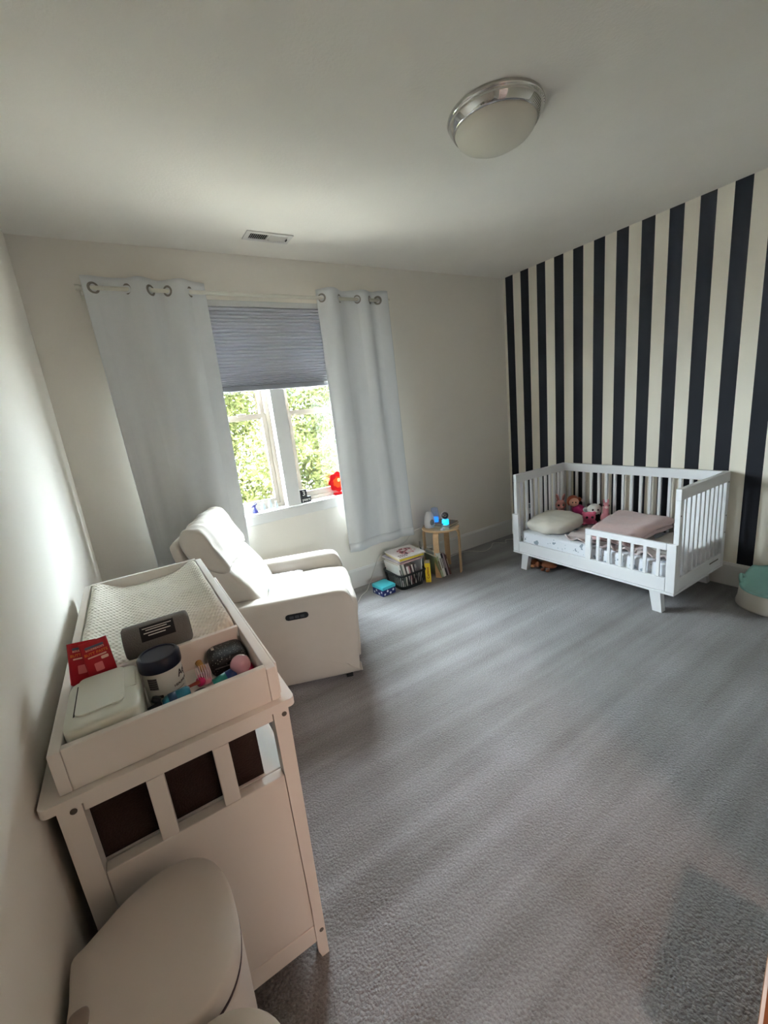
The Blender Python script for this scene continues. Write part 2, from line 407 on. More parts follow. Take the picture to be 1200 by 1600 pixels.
m_grom = mat('grommet_metal', (140, 134, 126), 0.35, 0.05, 30, metal=0.7)
def curtain(name, label, xs, signs, amps, xbot, zhem, seed):
    """xs: edge, grommets..., edge; signs: front (-1) or back (+1) of the rod between them; xbot maps the width at the hem"""
    ztop = RZ+0.062
    t = thing(name, label, 'curtain', ((xs[0]+xs[-1])/2, RY, zhem), group='curtains beside the window')
    x0, x1 = xs[0], xs[-1]
    def off(x):
        for i in range(len(xs)-1):
            if xs[i] <= x <= xs[i+1]+1e-9:
                f = (x-xs[i])/(xs[i+1]-xs[i])
                if i == 0: return signs[0]*amps[0]*math.cos(f*PI/2)
                if i == len(xs)-2: return signs[i]*amps[i]*math.sin(f*PI/2)
                return signs[i]*amps[i]*math.sin(f*PI)
        return 0
    def f(u, v):
        x = x0+(x1-x0)*u; z = ztop+(zhem-ztop)*v
        k = min(1, v*1.3)
        o = off(x)*(1-0.35*k)
        nz = noise.noise(Vector((x*3.2+seed, z*0.5, seed)))*0.030*k + noise.noise(Vector((x*11+seed, z*0.6, 3)))*0.020*k - 0.014*k
        xx = x + (xbot[0]+(xbot[1]-xbot[0])*u)*v + 0.01*noise.noise(Vector((x*5, z*0.7, seed+9)))*k
        zz = z + 0.003*math.sin((u*5+seed))*v
        zz += (0.008*abs(math.sin(u*9)) if v < 0.02 else 0)
        return (xx, RY-0.005*k+o+nz, zz)
    c = wpart('cloth', sheet(f, 150, 60, 0.0025), m_curt, t, True)
    hem = wpart('hem', sheet(lambda u, v: Vector(f(u, 0.962+v*0.036))+Vector((0, -0.004, 0)), 150, 2, 0.0015), m_curt, t, True)
    for i, gx in enumerate(xs[1:-1]):
        d = 0.004; a = math.atan2(off(gx+d)-off(gx-d), 2*d)
        bm = bmesh.new(); R_, r_ = 0.027, 0.006
        rings = []
        for j in range(28):
            p = 2*PI*j/28
            rings.append([bm.verts.new(((R_+r_*1.3*math.cos(q))*math.cos(p), r_*math.sin(q), (R_+r_*1.3*math.cos(q))*math.sin(p))) for q in [2*PI*k/8 for k in range(8)]])
        for j in range(28):
            A, B = rings[j], rings[(j+1) % 28]
            for k in range(8): bm.faces.new((A[k], A[(k+1) % 8], B[(k+1) % 8], B[k]))
        bmesh.ops.transform(bm, matrix=T(gx, RY, RZ) @ Matrix.Rotation(max(-1.1, min(1.1, a)), 4, 'Z'), verts=bm.verts[:])
        wpart('grommet', bm, m_grom, t, True)
    return t
curtain('curtain', 'wide pale grey grommet curtain hanging behind the cream recliner',
        [0.285, 0.342, 0.519, 0.648, 0.747, 0.881, 0.985], [-1, 1, -1, 1, -1, 1], [0.012, 0.03, 0.035, 0.035, 0.045, 0.03], (0.03, -0.035), 0.385, 2.0)
curtain('curtain', 'narrow pale grey grommet curtain hanging above the books and stool',
        [1.795, 1.833, 1.982, 2.145, 2.262, 2.342, 2.425], [1, -1, 1, -1, 1, -1], [0.02, 0.04, 0.03, 0.034, 0.026, 0.03], (-0.005, 0.035), 0.385, 5.0)

# ------------------------------------------------------------------ ceiling vent
v = thing('ceiling_vent', 'white rectangular ceiling air vent with slats near the window', 'vent', (1.378, 2.945, H))
vx0, vx1, vy0, vy1 = 1.225, 1.53, 2.878, 3.012
m_vent = mat('vent_white', (214, 210, 204), 0.45)
bm = bmesh.new(); zt, zb = H-0.0005, H-0.007
addbox(bm, vx0, vx1, vy0, vy0+0.026, zb, zt); addbox(bm, vx0, vx1, vy1-0.026, vy1, zb, zt)
addbox(bm, vx0, vx0+0.03, vy0+0.026, vy1-0.026, zb, zt); addbox(bm, vx1-0.03, vx1, vy0+0.026, vy1-0.026, zb, zt)
addbox(bm, 1.372, 1.382, vy0+0.026, vy1-0.026, zb, zt)
wpart('frame', bm, m_vent, v)
wpart('backing', boxbm(vx0+0.03, vx1-0.03, vy0+0.026, vy1-0.026, H-0.0015, H-0.0003), mat('vent_dark', (14, 13, 12), 0.9), v)
ms = None
for g0, g1, tilt in ((vx0+0.034, 1.37, 42), (1.384, vx1-0.034, -40)):
    for k in range(9):
        x = g0+(g1-g0)*(k+0.5)/9
        bm = boxbm(-0.0008, 0.0008, vy0+0.027, vy1-0.027, -0.0055, 0.0055)
        bmesh.ops.transform(bm, matrix=T(x, 0, H-0.0065) @ Matrix.Rotation(math.radians(tilt), 4, 'Y'), verts=bm.verts[:])
        wpart('slat', bm, m_vent, v)
wpart('lever', boxbm(1.496, 1.502, 2.93, 2.955, H-0.016, H-0.007), mat('vent_lever', (50, 48, 46), 0.5), v)

# ------------------------------------------------------------------ ceiling light
cl = thing('ceiling_light', 'round flush ceiling light with polished chrome rim and frosted glass bowl', 'ceiling light', (1.925, 1.49, H))
m_chrome = mat('chrome', (205, 203, 200), 0.06, 0.01, 5, metal=1.0)
obj('rim', lathe([(0.17, 0), (0.2, 0), (0.203, -0.010), (0.199, -0.017), (0.192, -0.019), (0.196, -0.026), (0.193, -0.031), (0.180, -0.052), (0.175, -0.056), (0.166, -0.055)], 64), m_chrome, cl, True)
obj('glass_bowl', lathe([(0.172, -0.045), (0.171, -0.056), (0.164, -0.073), (0.146, -0.091), (0.116, -0.107), (0.077, -0.118), (0.036, -0.123), (0, -0.124)], 64), mat('frosted_glass', (226, 220, 206), 0.35, 0.01, 4), cl, True)

# ================================================================== crib
m_crib = mat('crib_white', (232, 232, 234), 0.38, 0.01, 8)
CX0, CX1, CY0, CY1, CZ0, CZ1 = 3.18, 3.93, 1.232, 2.592, 0.147, 0.876
crib = thing('crib', 'white wooden toddler crib with slatted sides and splayed legs against the striped wall', 'crib', ((CX0+CX1)/2, (CY0+CY1)/2, 0))
def cb(n, *a, bev=0.003): return wpart(n, boxbm(*a, bev), m_crib, crib)
# front bottom rail, plinth strip, stub posts, guard rail
cb('front_rail', CX0, CX0+0.026, CY0+0.06, CY1-0.068, 0.166, 0.262)
cb('plinth', CX0-0.003, CX1, CY0, CY1, CZ0, 0.164)
cb('front_stub_post', CX0, CX0+0.026, CY1-0.066, CY1, 0.166, 0.515)
cb('front_stub_post', CX0, CX0+0.026, CY0, CY0+0.058, 0.166, 0.508)
cb('guard_top_rail', CX0, CX0+0.024, CY0+0.06, 1.872, 0.462, 0.508)
cb('guard_post', CX0, CX0+0.024, 1.826, 1.872, 0.263, 0.461)
for k in range(6):
    y = 1.302+(1.816-1.302)*(k+0.5)/6
    cb('guard_slat', CX0+0.006, CX0+0.019, y-0.011, y+0.011, 0.263, 0.461, bev=0.002)
# end panels
for y0, y1, nm in ((CY0, CY0+0.034, 'near'), (CY1-0.034, CY1, 'far')):
    cb('end_post', CX0+0.028, CX0+0.07, y0, y1, 0.166, CZ1-0.075)
    cb('end_post', CX1-0.045, CX1, y0, y1, 0.166, CZ1-0.075)
    cb('end_top_rail', CX0+0.028, CX1, y0, y1, CZ1-0.074, CZ1)
    cb('end_bottom_rail', CX0+0.071, CX1-0.046, y0+0.002, y1-0.002, 0.166, 0.262)
    a0, a1 = CX0+0.085, CX1-0.06
    for k in range(9):
        x = a0+(a1-a0)*(k+0.5)/9
        cb('end_slat', x-0.011, x+0.011, y0+0.006, y1-0.006, 0.263, CZ1-0.075, bev=0.003)
    for (x, z) in ((CX1-0.022, 0.80), (CX1-0.022, 0.55), (CX1-0.022, 0.42), (CX0+0.035, 0.70)):
        yy = y0-0.0015 if nm == 'near' else y1+0.0015
        wpart('bolt_head', tube([(x, yy-0.001, z), (x, yy+0.001, z)], 0.005, 10), mat('bolt_dark', (70, 66, 62), 0.4, metal=0.5), crib)
wpart('label_slot', boxbm(3.70, 3.84, CY0+0.0005, CY0+0.003, 0.222, 0.232), mat('slot_grey', (120, 114, 108), 0.6), crib)
# back panel
cb('back_top_rail', CX1-0.034, CX1-0.001, CY0+0.035, CY1-0.035, CZ1-0.074, CZ1)
cb('back_bottom_rail', CX1-0.034, CX1-0.001, CY0+0.035, CY1-0.035, 0.166, 0.262)
for k in range(17):
    y = CY0+0.05+(CY1-CY0-0.10)*(k+0.5)/17
    cb('back_slat', CX1-0.028, CX1-0.008, y-0.011, y+0.011, 0.263, CZ1-0.075, bev=0.003)
# platform and legs
wpart('mattress_support', boxbm(CX0+0.03, CX1-0.036, CY0+0.036, CY1-0.036, 0.185, 0.205), m_crib, crib)
for x in (CX0+0.004, CX1-0.06):
    for y, s in ((2.46, 1), (1.355, -1)):
        poly = [(y-0.036, CZ0), (y+0.036, CZ0), (y+0.03+0.022*s, 0.0), (y-0.03+0.022*s, 0.0)]
        wpart('leg', prism(poly, x, x+0.05, 'x'), m_crib, crib)

# sheet-covered mattress
def sheet_mat():
    m = mat('dinosaur_sheet', (228, 230, 236), 0.85, 0.02, 20, 0.2, 250)
    nt = m.node_tree; L = nt.links; b = nt.nodes['Principled BSDF']; old = b.inputs['Base Color'].links[0].from_socket
    tc = nt.nodes.new('ShaderNodeTexCoord')
    n = nt.nodes.new('ShaderNodeTexNoise'); n.inputs['Scale'].default_value = 38; L.new(tc.outputs['Object'], n.inputs['Vector'])
    ad = nt.nodes.new('ShaderNodeMix'); ad.data_type = 'VECTOR'; ad.inputs[0].default_value = 0.035
    L.new(tc.outputs['Object'], ad.inputs[4]); L.new(n.outputs['Color'], ad.inputs[5])
    v = nt.nodes.new('ShaderNodeTexVoronoi'); v.inputs['Scale'].default_value = 11; v.inputs['Randomness'].default_value = 0.8
    L.new(ad.outputs[1], v.inputs['Vector'])
    blot = math_node(nt, 'LESS_THAN', v.outputs['Distance'], 0.25)
    v2 = nt.nodes.new('ShaderNodeTexVoronoi'); v2.inputs['Scale'].default_value = 30; L.new(tc.outputs['Object'], v2.inputs['Vector'])
    dot = math_node(nt, 'LESS_THAN', v2.outputs['Distance'], 0.14)
    f = math_node(nt, 'MAXIMUM', math_node(nt, 'MULTIPLY', blot, 0.75), math_node(nt, 'MULTIPLY', dot, 0.55))
    mx = nt.nodes.new('ShaderNodeMix'); mx.data_type = 'RGBA'; L.new(f, mx.inputs[0]); L.new(old, mx.inputs[6]); mx.inputs[7].default_value = lin((104, 124, 140))
    L.new(mx.outputs[2], b.inputs['Base Color'])
    return m
mx0, mx1, my0, my1 = CX0+0.036, CX1-0.04, CY0+0.04, CY1-0.04
mt = cushion(mx1-mx0, my1-my0, 0.148, 14, 24, ((mx0+mx1)/2, (my0+my1)/2, 0.2805))
o = obj('crib_mattress', mt, sheet_mat(), None, True); tag(o, 'crib mattress in a white fitted sheet printed with small grey-blue animals', 'mattress')
MZ = 0.3545
# pillow
bm = cushion(0.46, 0.395, 0.135, 3.0, 22, wr=0.016, wf=9, seed=3)
for vv in bm.verts:
    if vv.co.z < -0.05: vv.co.z = -0.05-(vv.co.z+0.05)*0.1
bmesh.ops.transform(bm, matrix=T(3.465, 2.343, MZ+0.060) @ R('Z', 4) @ R('Y', -3), verts=bm.verts[:])
tag(obj('pillow', bm, mat('pillow_cream', (222, 216, 204), 0.85, 0.03, 12, 0.3, 300), None, True), 'soft cream pillow lying at the head of the crib', 'pillow')
# blankets
m_pink = mat('pink_fleece', (206, 176, 172), 0.95, 0.08, 60, 0.6, 260, sheen=0.4)
m_pink2 = mat('pale_pink_fleece', (212, 196, 194), 0.95, 0.06, 50, 0.6, 260, sheen=0.4)
m_beige = mat('grey_beige_knit', (186, 178, 170), 0.95, 0.05, 80, 0.6, 200)
def thr(u, v):
    p = bil([(3.235, 1.30, MZ+0.014), (3.235, 2.10, MZ+0.014), (3.62, 2.16, MZ+0.014), (3.70, 1.62, MZ+0.014)], v, u)
    # rolled, ruffled front edge
    e = max(0, 1-u*5)
    p.z += e*0.018*(1+math.sin(v*40)) + 0.012*noise.fractal(Vector((p.x*9, p.y*9, 1)), 1, 2, 3) + 0.02*math.exp(-((u-0.35)/0.12)**2)*(0.5+0.5*math.sin(v*9))
    p.z = max(p.z, MZ+0.013)
    p.x += e*0.012*math.sin(v*52)
    return p
tag(obj('throw_blanket', sheet(thr, 60, 120, 0.011), m_pink2, None, True), 'pale pink throw blanket crumpled along the front of the crib mattress', 'blanket')
def fold(u, v):
    p = bil([(3.29, 1.92, MZ+0.100), (3.29, 1.60, MZ+0.100), (3.86, 1.55, MZ+0.12), (3.86, 1.99, MZ+0.12)], v, u)
    r = min(u, 1-u, v, 1-v)
    p.z -= 0.03*max(0, 1-r/0.1)**2
    p.z += 0.012*noise.fractal(Vector((p.x*6, p.y*6, 7)), 1, 2, 3) - 0.018*math.exp(-((u-0.1)/0.1)**2)
    return p
def fold_solid():
    bm = sheet(fold, 40, 30, 0.034); return bm
fb = thing('folded_blanket', 'dusty pink fleece blanket folded into a thick pad on the crib', 'blanket', (3.57, 1.77, MZ+0.05))
wpart('top_fold', fold_solid(), m_pink, fb, True)
def fold2(u, v):
    p = fold(u, v); c = Vector((3.575, 1.765, p.z)); p = c+(p-c)*0.97; p.z -= 0.036; return p
wpart('bottom_fold', sheet(fold2, 40, 30, 0.026), m_pink, fb, True)
def foot(u, v):
    p = bil([(3.24, 1.285, MZ+0.05), (3.84, 1.285, MZ+0.045), (3.86, 1.54, MZ+0.03), (3.42, 1.56, MZ+0.03)], u, v)
    p.z += 0.010*noise.fractal(Vector((p.x*8, p.y*8, 4)), 1, 2, 3)
    return p
tag(obj('knit_blanket', sheet(foot, 40, 24, 0.012), m_beige, None, True), 'grey beige knitted blanket bunched at the foot of the crib', 'blanket')
m_bow = mat('blush_fabric', (214, 196, 196), 0.9, 0.05, 40)

# ------------------------------------------------------------------ plush toys
m_eye = mat('toy_eye', (30, 16, 18), 0.15, 0.0, spec=0.8)
def plush(name, label, base, balls, color, extras=(), facing=0, group='plush toys in the crib', voxel=0.006):
    """balls: (centre, radii[, matrix]) joined to one soft body; extras: (part name, list of balls, rgb)"""
    t = thing(name, label, 'plush toy', base, math.radians(facing), group)
    def body(nm, bl, rgb, remesh=True):
        bm = bmesh.new()
        for b in bl: ellipsoid(bm, b[0], b[1], b[2] if len(b) > 2 else None, 16, 10)
        o = obj(nm, bm, mat('plush_%d_%d_%d' % rgb, rgb, 0.95, 0.06, 60, 0.5, 350, sheen=0.3), t, True)
        if remesh and len(bl) > 1:
            md = o.modifiers.new('merge', 'REMESH'); md.mode = 'VOXEL'; md.voxel_size = voxel; md.use_smooth_shade = True
            sm = o.modifiers.new('soft', 'SMOOTH'); sm.iterations = 6; sm.factor = 0.5
        return o
    body('body', balls, color)
    for nm, bl, rgb in extras:
        for b in bl:
            if nm == 'eye':
                bm = bmesh.new(); ellipsoid(bm, b[0], b[1], None, 12, 8); obj('eye', bm, m_eye, t, True)
            else: body(nm, [b], rgb, False)
    return t
# local frame: toy looks along -x (towards the room)
PB = MZ+0.002
plush('plush_bunny', 'pale pink plush bunny with tall ears sitting behind the pillow', (3.765, 2.505, PB),
      [((0, 0, 0.05), (0.042, 0.045, 0.05)), ((-0.01, 0, 0.135), (0.045, 0.05, 0.046)), ((0.0, 0.026, 0.205), (0.011, 0.015, 0.045), R('X', -14)), ((0.0, -0.026, 0.205), (0.011, 0.015, 0.045), R('X', 14)),
       ((-0.035, 0.035, 0.055), (0.025, 0.014, 0.016)), ((-0.035, -0.035, 0.055), (0.025, 0.014, 0.016)), ((-0.04, 0.028, 0.016), (0.03, 0.02, 0.016)), ((-0.04, -0.028, 0.016), (0.03, 0.02, 0.016))],
      (226, 158, 152), [('eye', [((-0.05, 0.021, 0.14), (0.008, 0.01, 0.011)), ((-0.05, -0.021, 0.14), (0.008, 0.01, 0.011))], None),
                        ('inner_ear', [((-0.009, 0.028, 0.208), (0.004, 0.008, 0.032), R('X', -14)), ((-0.009, -0.028, 0.208), (0.004, 0.008, 0.032), R('X', 14))], (150, 100, 96))], facing=40)
t = plush('rag_doll', 'soft doll in a magenta dress slumped beside the pink bunny', (3.815, 2.345, PB),
      [((0, 0, 0.075), (0.05, 0.062, 0.075)), ((0.0, 0.01, 0.10), (0.05, 0.055, 0.05))], (166, 28, 92),
      [('head', [((-0.01, 0.045, 0.175), (0.043, 0.045, 0.045))], (224, 168, 140)), ('hair', [((0.012, 0.05, 0.19), (0.045, 0.055, 0.046)), ((0.0, 0.085, 0.17), (0.022, 0.02, 0.03)), ((0.01, -0.005, 0.195), (0.025, 0.02, 0.022))], (170, 78, 48)),
       ('hair_bow', [((0.01, -0.035, 0.185), (0.016, 0.016, 0.016))], (214, 200, 200)), ('leg', [((-0.045, -0.03, 0.035), (0.045, 0.02, 0.02)), ((-0.04, 0.02, 0.03), (0.045, 0.02, 0.02))], (214, 150, 110)),
       ('arm', [((-0.02, -0.07, 0.08), (0.018, 0.03, 0.018), R('X', 40))], (166, 28, 92)), ('eye', [((-0.05, 0.058, 0.18), (0.004, 0.006, 0.007)), ((-0.05, 0.032, 0.18), (0.004, 0.006, 0.007))], None)], facing=40)
plush('mermaid_toy', 'small mint green plush leaning between the doll and the panda', (3.80, 2.268, PB),
      [((0, 0, 0.05), (0.024, 0.028, 0.05)), ((-0.01, 0.01, 0.015), (0.035, 0.022, 0.015))], (104, 166, 146),
      [('head', [((-0.004, 0.0, 0.112), (0.022, 0.024, 0.022))], (196, 198, 196)), ('eye', [((-0.025, 0.008, 0.115), (0.003, 0.004, 0.004)), ((-0.025, -0.008, 0.115), (0.003, 0.004, 0.004))], None)], facing=40)
plush('plush_panda', 'black and white plush panda with a big white head', (3.825, 2.185, PB),
      [((0, 0, 0.045), (0.042, 0.045, 0.045)), ((-0.04, 0.03, 0.02), (0.03, 0.02, 0.02)), ((-0.04, -0.03, 0.02), (0.03, 0.02, 0.02))], (34, 30, 34),
      [('head', [((-0.015, 0.01, 0.125), (0.05, 0.062, 0.052))], (222, 220, 214)), ('muzzle', [((-0.058, 0.005, 0.11), (0.016, 0.02, 0.014))], (232, 228, 222)),
       ('ear', [((-0.005, 0.055, 0.16), (0.012, 0.018, 0.018)), ((-0.005, -0.04, 0.16), (0.012, 0.018, 0.018))], (60, 40, 44)),
       ('eye', [((-0.06, 0.025, 0.13), (0.006, 0.009, 0.01)), ((-0.06, -0.018, 0.13), (0.006, 0.009, 0.01))], None), ('foot_pad', [((-0.07, 0.03, 0.022), (0.005, 0.011, 0.011)), ((-0.07, -0.03, 0.022), (0.005, 0.011, 0.011))], (214, 206, 202))], facing=35)
plush('plush_owl', 'round hot pink plush with big dark eyes in front of the panda', (3.725, 2.185, PB),
      [((0, 0, 0.07), (0.048, 0.056, 0.05)), ((0.005, 0.0, 0.028), (0.042, 0.048, 0.028)), ((0, 0.045, 0.105), (0.012, 0.016, 0.02)), ((0, -0.045, 0.105), (0.012, 0.016, 0.02)), ((-0.02, 0.05, 0.02), (0.025, 0.02, 0.02)), ((-0.02, -0.05, 0.02), (0.025, 0.02, 0.02))],
      (206, 92, 124), [('eye', [((-0.044, 0.022, 0.078), (0.007, 0.011, 0.011)), ((-0.044, -0.022, 0.078), (0.007, 0.011, 0.011))], None)], facing=40)
plush('plush_llama', 'pink plush llama with a long neck leaning on the back slats', (3.82, 2.085, PB),
      [((0, 0, 0.055), (0.04, 0.046, 0.055)), ((-0.005, 0, 0.13), (0.024, 0.028, 0.055)), ((-0.018, 0, 0.175), (0.033, 0.028, 0.028)), ((0.0, 0.018, 0.212), (0.008, 0.009, 0.022)), ((0.0, -0.018, 0.212), (0.008, 0.009, 0.022)), ((-0.03, 0.028, 0.018), (0.026, 0.016, 0.018)), ((-0.03, -0.028, 0.018), (0.026, 0.016, 0.018))],
      (206, 132, 142), [('muzzle', [((-0.05, 0, 0.168), (0.014, 0.014, 0.012))], (228, 196, 196)), ('eye', [((-0.04, 0.022, 0.182), (0.004, 0.005, 0.006)), ((-0.04, -0.022, 0.182), (0.004, 0.005, 0.006))], None)], facing=35)
plush('plush_dog', 'brown plush dog lying on the carpet under the crib', (3.30, 2.40, 0.002),
      [((0.03, -0.07, 0.036), (0.05, 0.085, 0.036)), ((-0.01, 0.035, 0.042), (0.045, 0.045, 0.042)), ((-0.045, 0.035, 0.03), (0.022, 0.025, 0.02)), ((0.01, 0.078, 0.04), (0.02, 0.014, 0.03)), ((-0.03, -0.01, 0.045), (0.02, 0.013, 0.03)), ((-0.05, -0.06, 0.015), (0.035, 0.018, 0.015)), ((-0.05, -0.11, 0.015), (0.035, 0.018, 0.015))],
      (132, 74, 44), [('muzzle', [((-0.068, 0.035, 0.03), (0.012, 0.018, 0.013))], (196, 140, 96)), ('eye', [((-0.05, 0.052, 0.055), (0.004, 0.005, 0.005)), ((-0.05, 0.02, 0.055), (0.004, 0.005, 0.005))], None)], facing=10, group=None)

# outlet with plug-in behind the crib
ot = thing('wall_outlet', 'white wall outlet with a plugged-in adapter on a dark stripe behind the crib', 'outlet', (W-0.001, 3.025, 0.30))
m_plate = mat('outlet_plate', (214, 214, 216), 0.4)
wpart('plate', boxbm(W-0.006, W-0.0005, 2.99, 3.06, 0.285, 0.40, 0.002), m_plate, ot)
wpart('adapter', boxbm(W-0.045, W-0.0062, 3.002, 3.05, 0.35, 0.395, 0.006), mat('adapter_grey', (150, 158, 166), 0.5), ot)
wpart('adapter', boxbm(W-0.04, W-0.0062, 3.006, 3.046, 0.29, 0.335, 0.006), m_plate, ot)

# ================================================================== recliner
m_sofa = mat('cream_upholstery', (180, 170, 158), 0.85, 0.04, 14, 0.25, 320, sheen=0.15)
RA = math.radians(-21)
rec = thing('recliner', 'cream upholstered recliner armchair beside the changing table', 'armchair', (1.205, 2.06, 0), RA)
def prof_cushion(pts, y0, y1, ny=26, end=0.03, sag=0.0, wr=0.0, wf=(3, 12, 3), seed=0, k=8):
    """closed (x,z) profile swept along y with rounded ends and fabric wrinkles"""
    P = smooth_pts([(x, 0, z) for x, z in pts], k, True)
    c = sum(P, Vector())/len(P); rings = []
    ys = []
    for j in range(ny+1):
        f = j/ny; ys.append(y0+(y1-y0)*(0.5-0.5*math.cos(PI*f)))
    for y in ys:
        d = min(y-y0, y1-y)
        s = 1.0
        if d < end:
            q = 1-d/end; s = 1-0.12*(1-math.sqrt(max(0, 1-q*q)))*2.2
        ring = []
        for p in P:
            n_ = (p-c).normalized()
            q = c+(p-c)*s
            if wr: q = q+n_*wr*noise.fractal(Vector((p.x*wf[0]+seed, y*wf[1], p.z*wf[2])), 1, 2, 3)
            ring.append((q.x, y, q.z))
        rings.append(ring)
    bm = loft(rings); bmesh.ops.recalc_face_normals(bm, faces=bm.faces[:]); return bm
arm = [(-0.80, 0.04), (-0.4, 0.038), (-0.01, 0.04), (0.006, 0.06), (0.016, 0.25), (0.024, 0.43), (0.018, 0.50), (-0.008, 0.556), (-0.06, 0.583), (-0.2, 0.585), (-0.5, 0.582), (-0.78, 0.575), (-0.82, 0.5), (-0.82, 0.1)]
for y0, y1 in ((0.0, 0.135), (0.725, 0.86)):
    pp = prof_cushion(arm, y0, y1, 16, 0.028, k=5)
    obj('arm', pp, m_sofa, rec, True)
obj('base', boxbm(-0.78, -0.06, 0.13, 0.73, 0.05, 0.33, 0.01), m_sofa, rec)
for (x, y) in ((-0.74, 0.06), (-0.06, 0.06), (-0.74, 0.8), (-0.06, 0.8)): obj('glide', boxbm(x-0.02, x+0.02, y-0.02, y+0.02, 0.0, 0.05, 0.003), mat('glide_black', (24, 24, 24), 0.5), rec)
foot_pts = [(-0.07, 0.06), (0.02, 0.06), (0.036, 0.1), (0.045, 0.3), (0.048, 0.41), (0.03, 0.452), (-0.05, 0.45), (-0.07, 0.3)]
obj('footrest', prof_cushion(foot_pts, 0.14, 0.72, 20, 0.02, k=5, wr=0.004, wf=(4, 6, 4)), m_sofa, rec, True)
seat_pts = [(-0.58, 0.30), (-0.05, 0.30), (0.03, 0.33), (0.056, 0.41), (0.03, 0.468), (-0.06, 0.487), (-0.3, 0.490), (-0.58, 0.485)]
obj('seat', prof_cushion(seat_pts, 0.138, 0.722, 24, 0.03, k=6, wr=0.006, wf=(5, 6, 2), seed=2), m_sofa, rec, True)
back_pts = [(-0.50, 0.47), (-0.51, 0.56), (-0.575, 0.68), (-0.64, 0.775), (-0.68, 0.80), (-0.76, 0.80), (-0.79, 0.74), (-0.74, 0.55), (-0.70, 0.45), (-0.62, 0.43)]
obj('backrest', prof_cushion(back_pts, 0.115, 0.765, 30, 0.04, k=7, wr=0.014, wf=(5, 13, 7), seed=4), m_sofa, rec, True)
head_pts = [(-0.655, 0.765), (-0.640, 0.80), (-0.672, 0.88), (-0.715, 0.98), (-0.75, 1.035), (-0.80, 1.052), (-0.85, 1.035), (-0.872, 0.98), (-0.845, 0.90), (-0.79, 0.82), (-0.71, 0.765)]
obj('headrest', prof_cushion(head_pts, 0.10, 0.78, 30, 0.035, k=7, wr=0.016, wf=(6, 15, 6), seed=8), m_sofa, rec, True)
shell_pts = [(-0.74, 0.2), (-0.76, 0.5), (-0.80, 0.78), (-0.862, 0.90), (-0.885, 0.985), (-0.915, 0.98), (-0.925, 0.94), (-0.89, 0.8), (-0.86, 0.5), (-0.84, 0.2)]
obj('back_shell', prof_cushion(shell_pts, 0.10, 0.78, 20, 0.02, k=5), m_sofa, rec, True)
# control panel on the near arm
cp = obj('control_panel', bevel(prism([(-0.062, -0.012), (-0.05, -0.018), (0.05, -0.018), (0.062, -0.012), (0.066, 0), (0.062, 0.012), (0.05, 0.018), (-0.05, 0.018), (-0.062, 0.012), (-0.066, 0)], -0.004, 0.006), 0.0015, 1), mat('panel_black', (26, 26, 28), 0.35, metal=0.2), rec, False, (-0.311, -0.001, 0.483))
for x in (-0.03, 0.0, 0.03): obj('button', boxbm(x-0.011, x+0.011, -0.007, -0.004, -0.008, 0.008, 0.002), mat('button_grey', (64, 64, 68), 0.4), cp)
# white blanket on the seat
ub = thing('lap_blanket', 'small white plush blanket folded on the recliner seat', 'blanket', rec.location, RA)
def lap(u, v, z0=0.0):
    x = -0.50+0.245*u; y = 0.145+0.52*v
    z = 0.532+z0+0.010*noise.fractal(Vector((x*14, y*14, 2)), 1, 2, 3)
    r = min(u, 1-u, v, 1-v); z -= 0.02*max(0, 1-r/0.12)**2
    x += 0.015*math.sin(v*5)
    return (x, y, z)
m_lap = mat('white_plush_fabric', (196, 196, 204), 0.95, 0.04, 60, 0.8, 140, sheen=0.4)
obj('top_layer', sheet(lap, 30, 44, 0.018), m_lap, ub, True)
obj('bottom_layer', sheet(lambda u, v: lap(u*0.98, v*0.97+0.01, -0.019), 30, 44, 0.016), m_lap, ub, True)

# ================================================================== changing table
m_tab = mat('table_white_paint', (232, 224, 216), 0.42, 0.015, 9)
TY0, TY1 = 0.955, 2.085
tb = thing('changing_table', 'white wooden changing table with windowed end panel along the wall', 'changing table', (0.25, 1.52, 0))
def tbx(n, *a, bev=0.002, m=None): return wpart(n, boxbm(*a, bev), m or m_tab, tb)
# top board with rounded corners
def rrect(x0, x1, y0, y1, r, n=5):
    out = []
    for cx, cy, a0 in ((x1-r, y1-r, 0), (x0+r, y1-r, 90), (x0+r, y0+r, 180), (x1-r, y0+r, 270)):
        for k in range(n+1):
            a = math.radians(a0+90*k/n); out.append((cx+r*math.cos(a), cy+r*math.sin(a)))
    return out
bm = prism(rrect(-0.014, 0.508, TY0-0.018, TY1+0.018, 0.014), 0.868, 0.889, 'z'); wpart('top_board', bm, m_tab, tb)
for x0, x1 in ((0.008, 0.050), (0.452, 0.492)):
    for y0, y1 in ((TY0, TY0+0.042), (TY1-0.042, TY1)):
        s = 0.014
        if x0 > 0.2: poly = [(x0, 0.867), (x1, 0.867), (x1-s, 0.0), (x0+0.004, 0.0), (x0-0.004, 0.03), (x0, 0.2)]
        else: poly = [(x0, 0.867), (x1, 0.867), (x1, 0.2), (x1+0.004, 0.03), (x1-0.004, 0.0), (x0, 0.0)]
        wpart('leg', prism(poly, y0, y1), m_tab, tb)
for y0, y1 in ((TY0+0.004, TY0+0.034), (TY1-0.034, TY1-0.004)):
    tbx('end_top_rail', 0.051, 0.451, y0, y1, 0.832, 0.867)
    for a, b in ((0.162, 0.197), (0.302, 0.339)): tbx('end_stile', a, b, y0, y1, 0.666, 0.831)
    tbx('end_panel', 0.051, 0.451, y0, y1, 0.129, 0.665)
    tbx('end_bottom_rail', 0.051, 0.449, y0-0.002, y1, 0.066, 0.128)
tbx('upper_shelf', 0.02, 0.478, TY0+0.043, TY1-0.043, 0.640, 0.660)
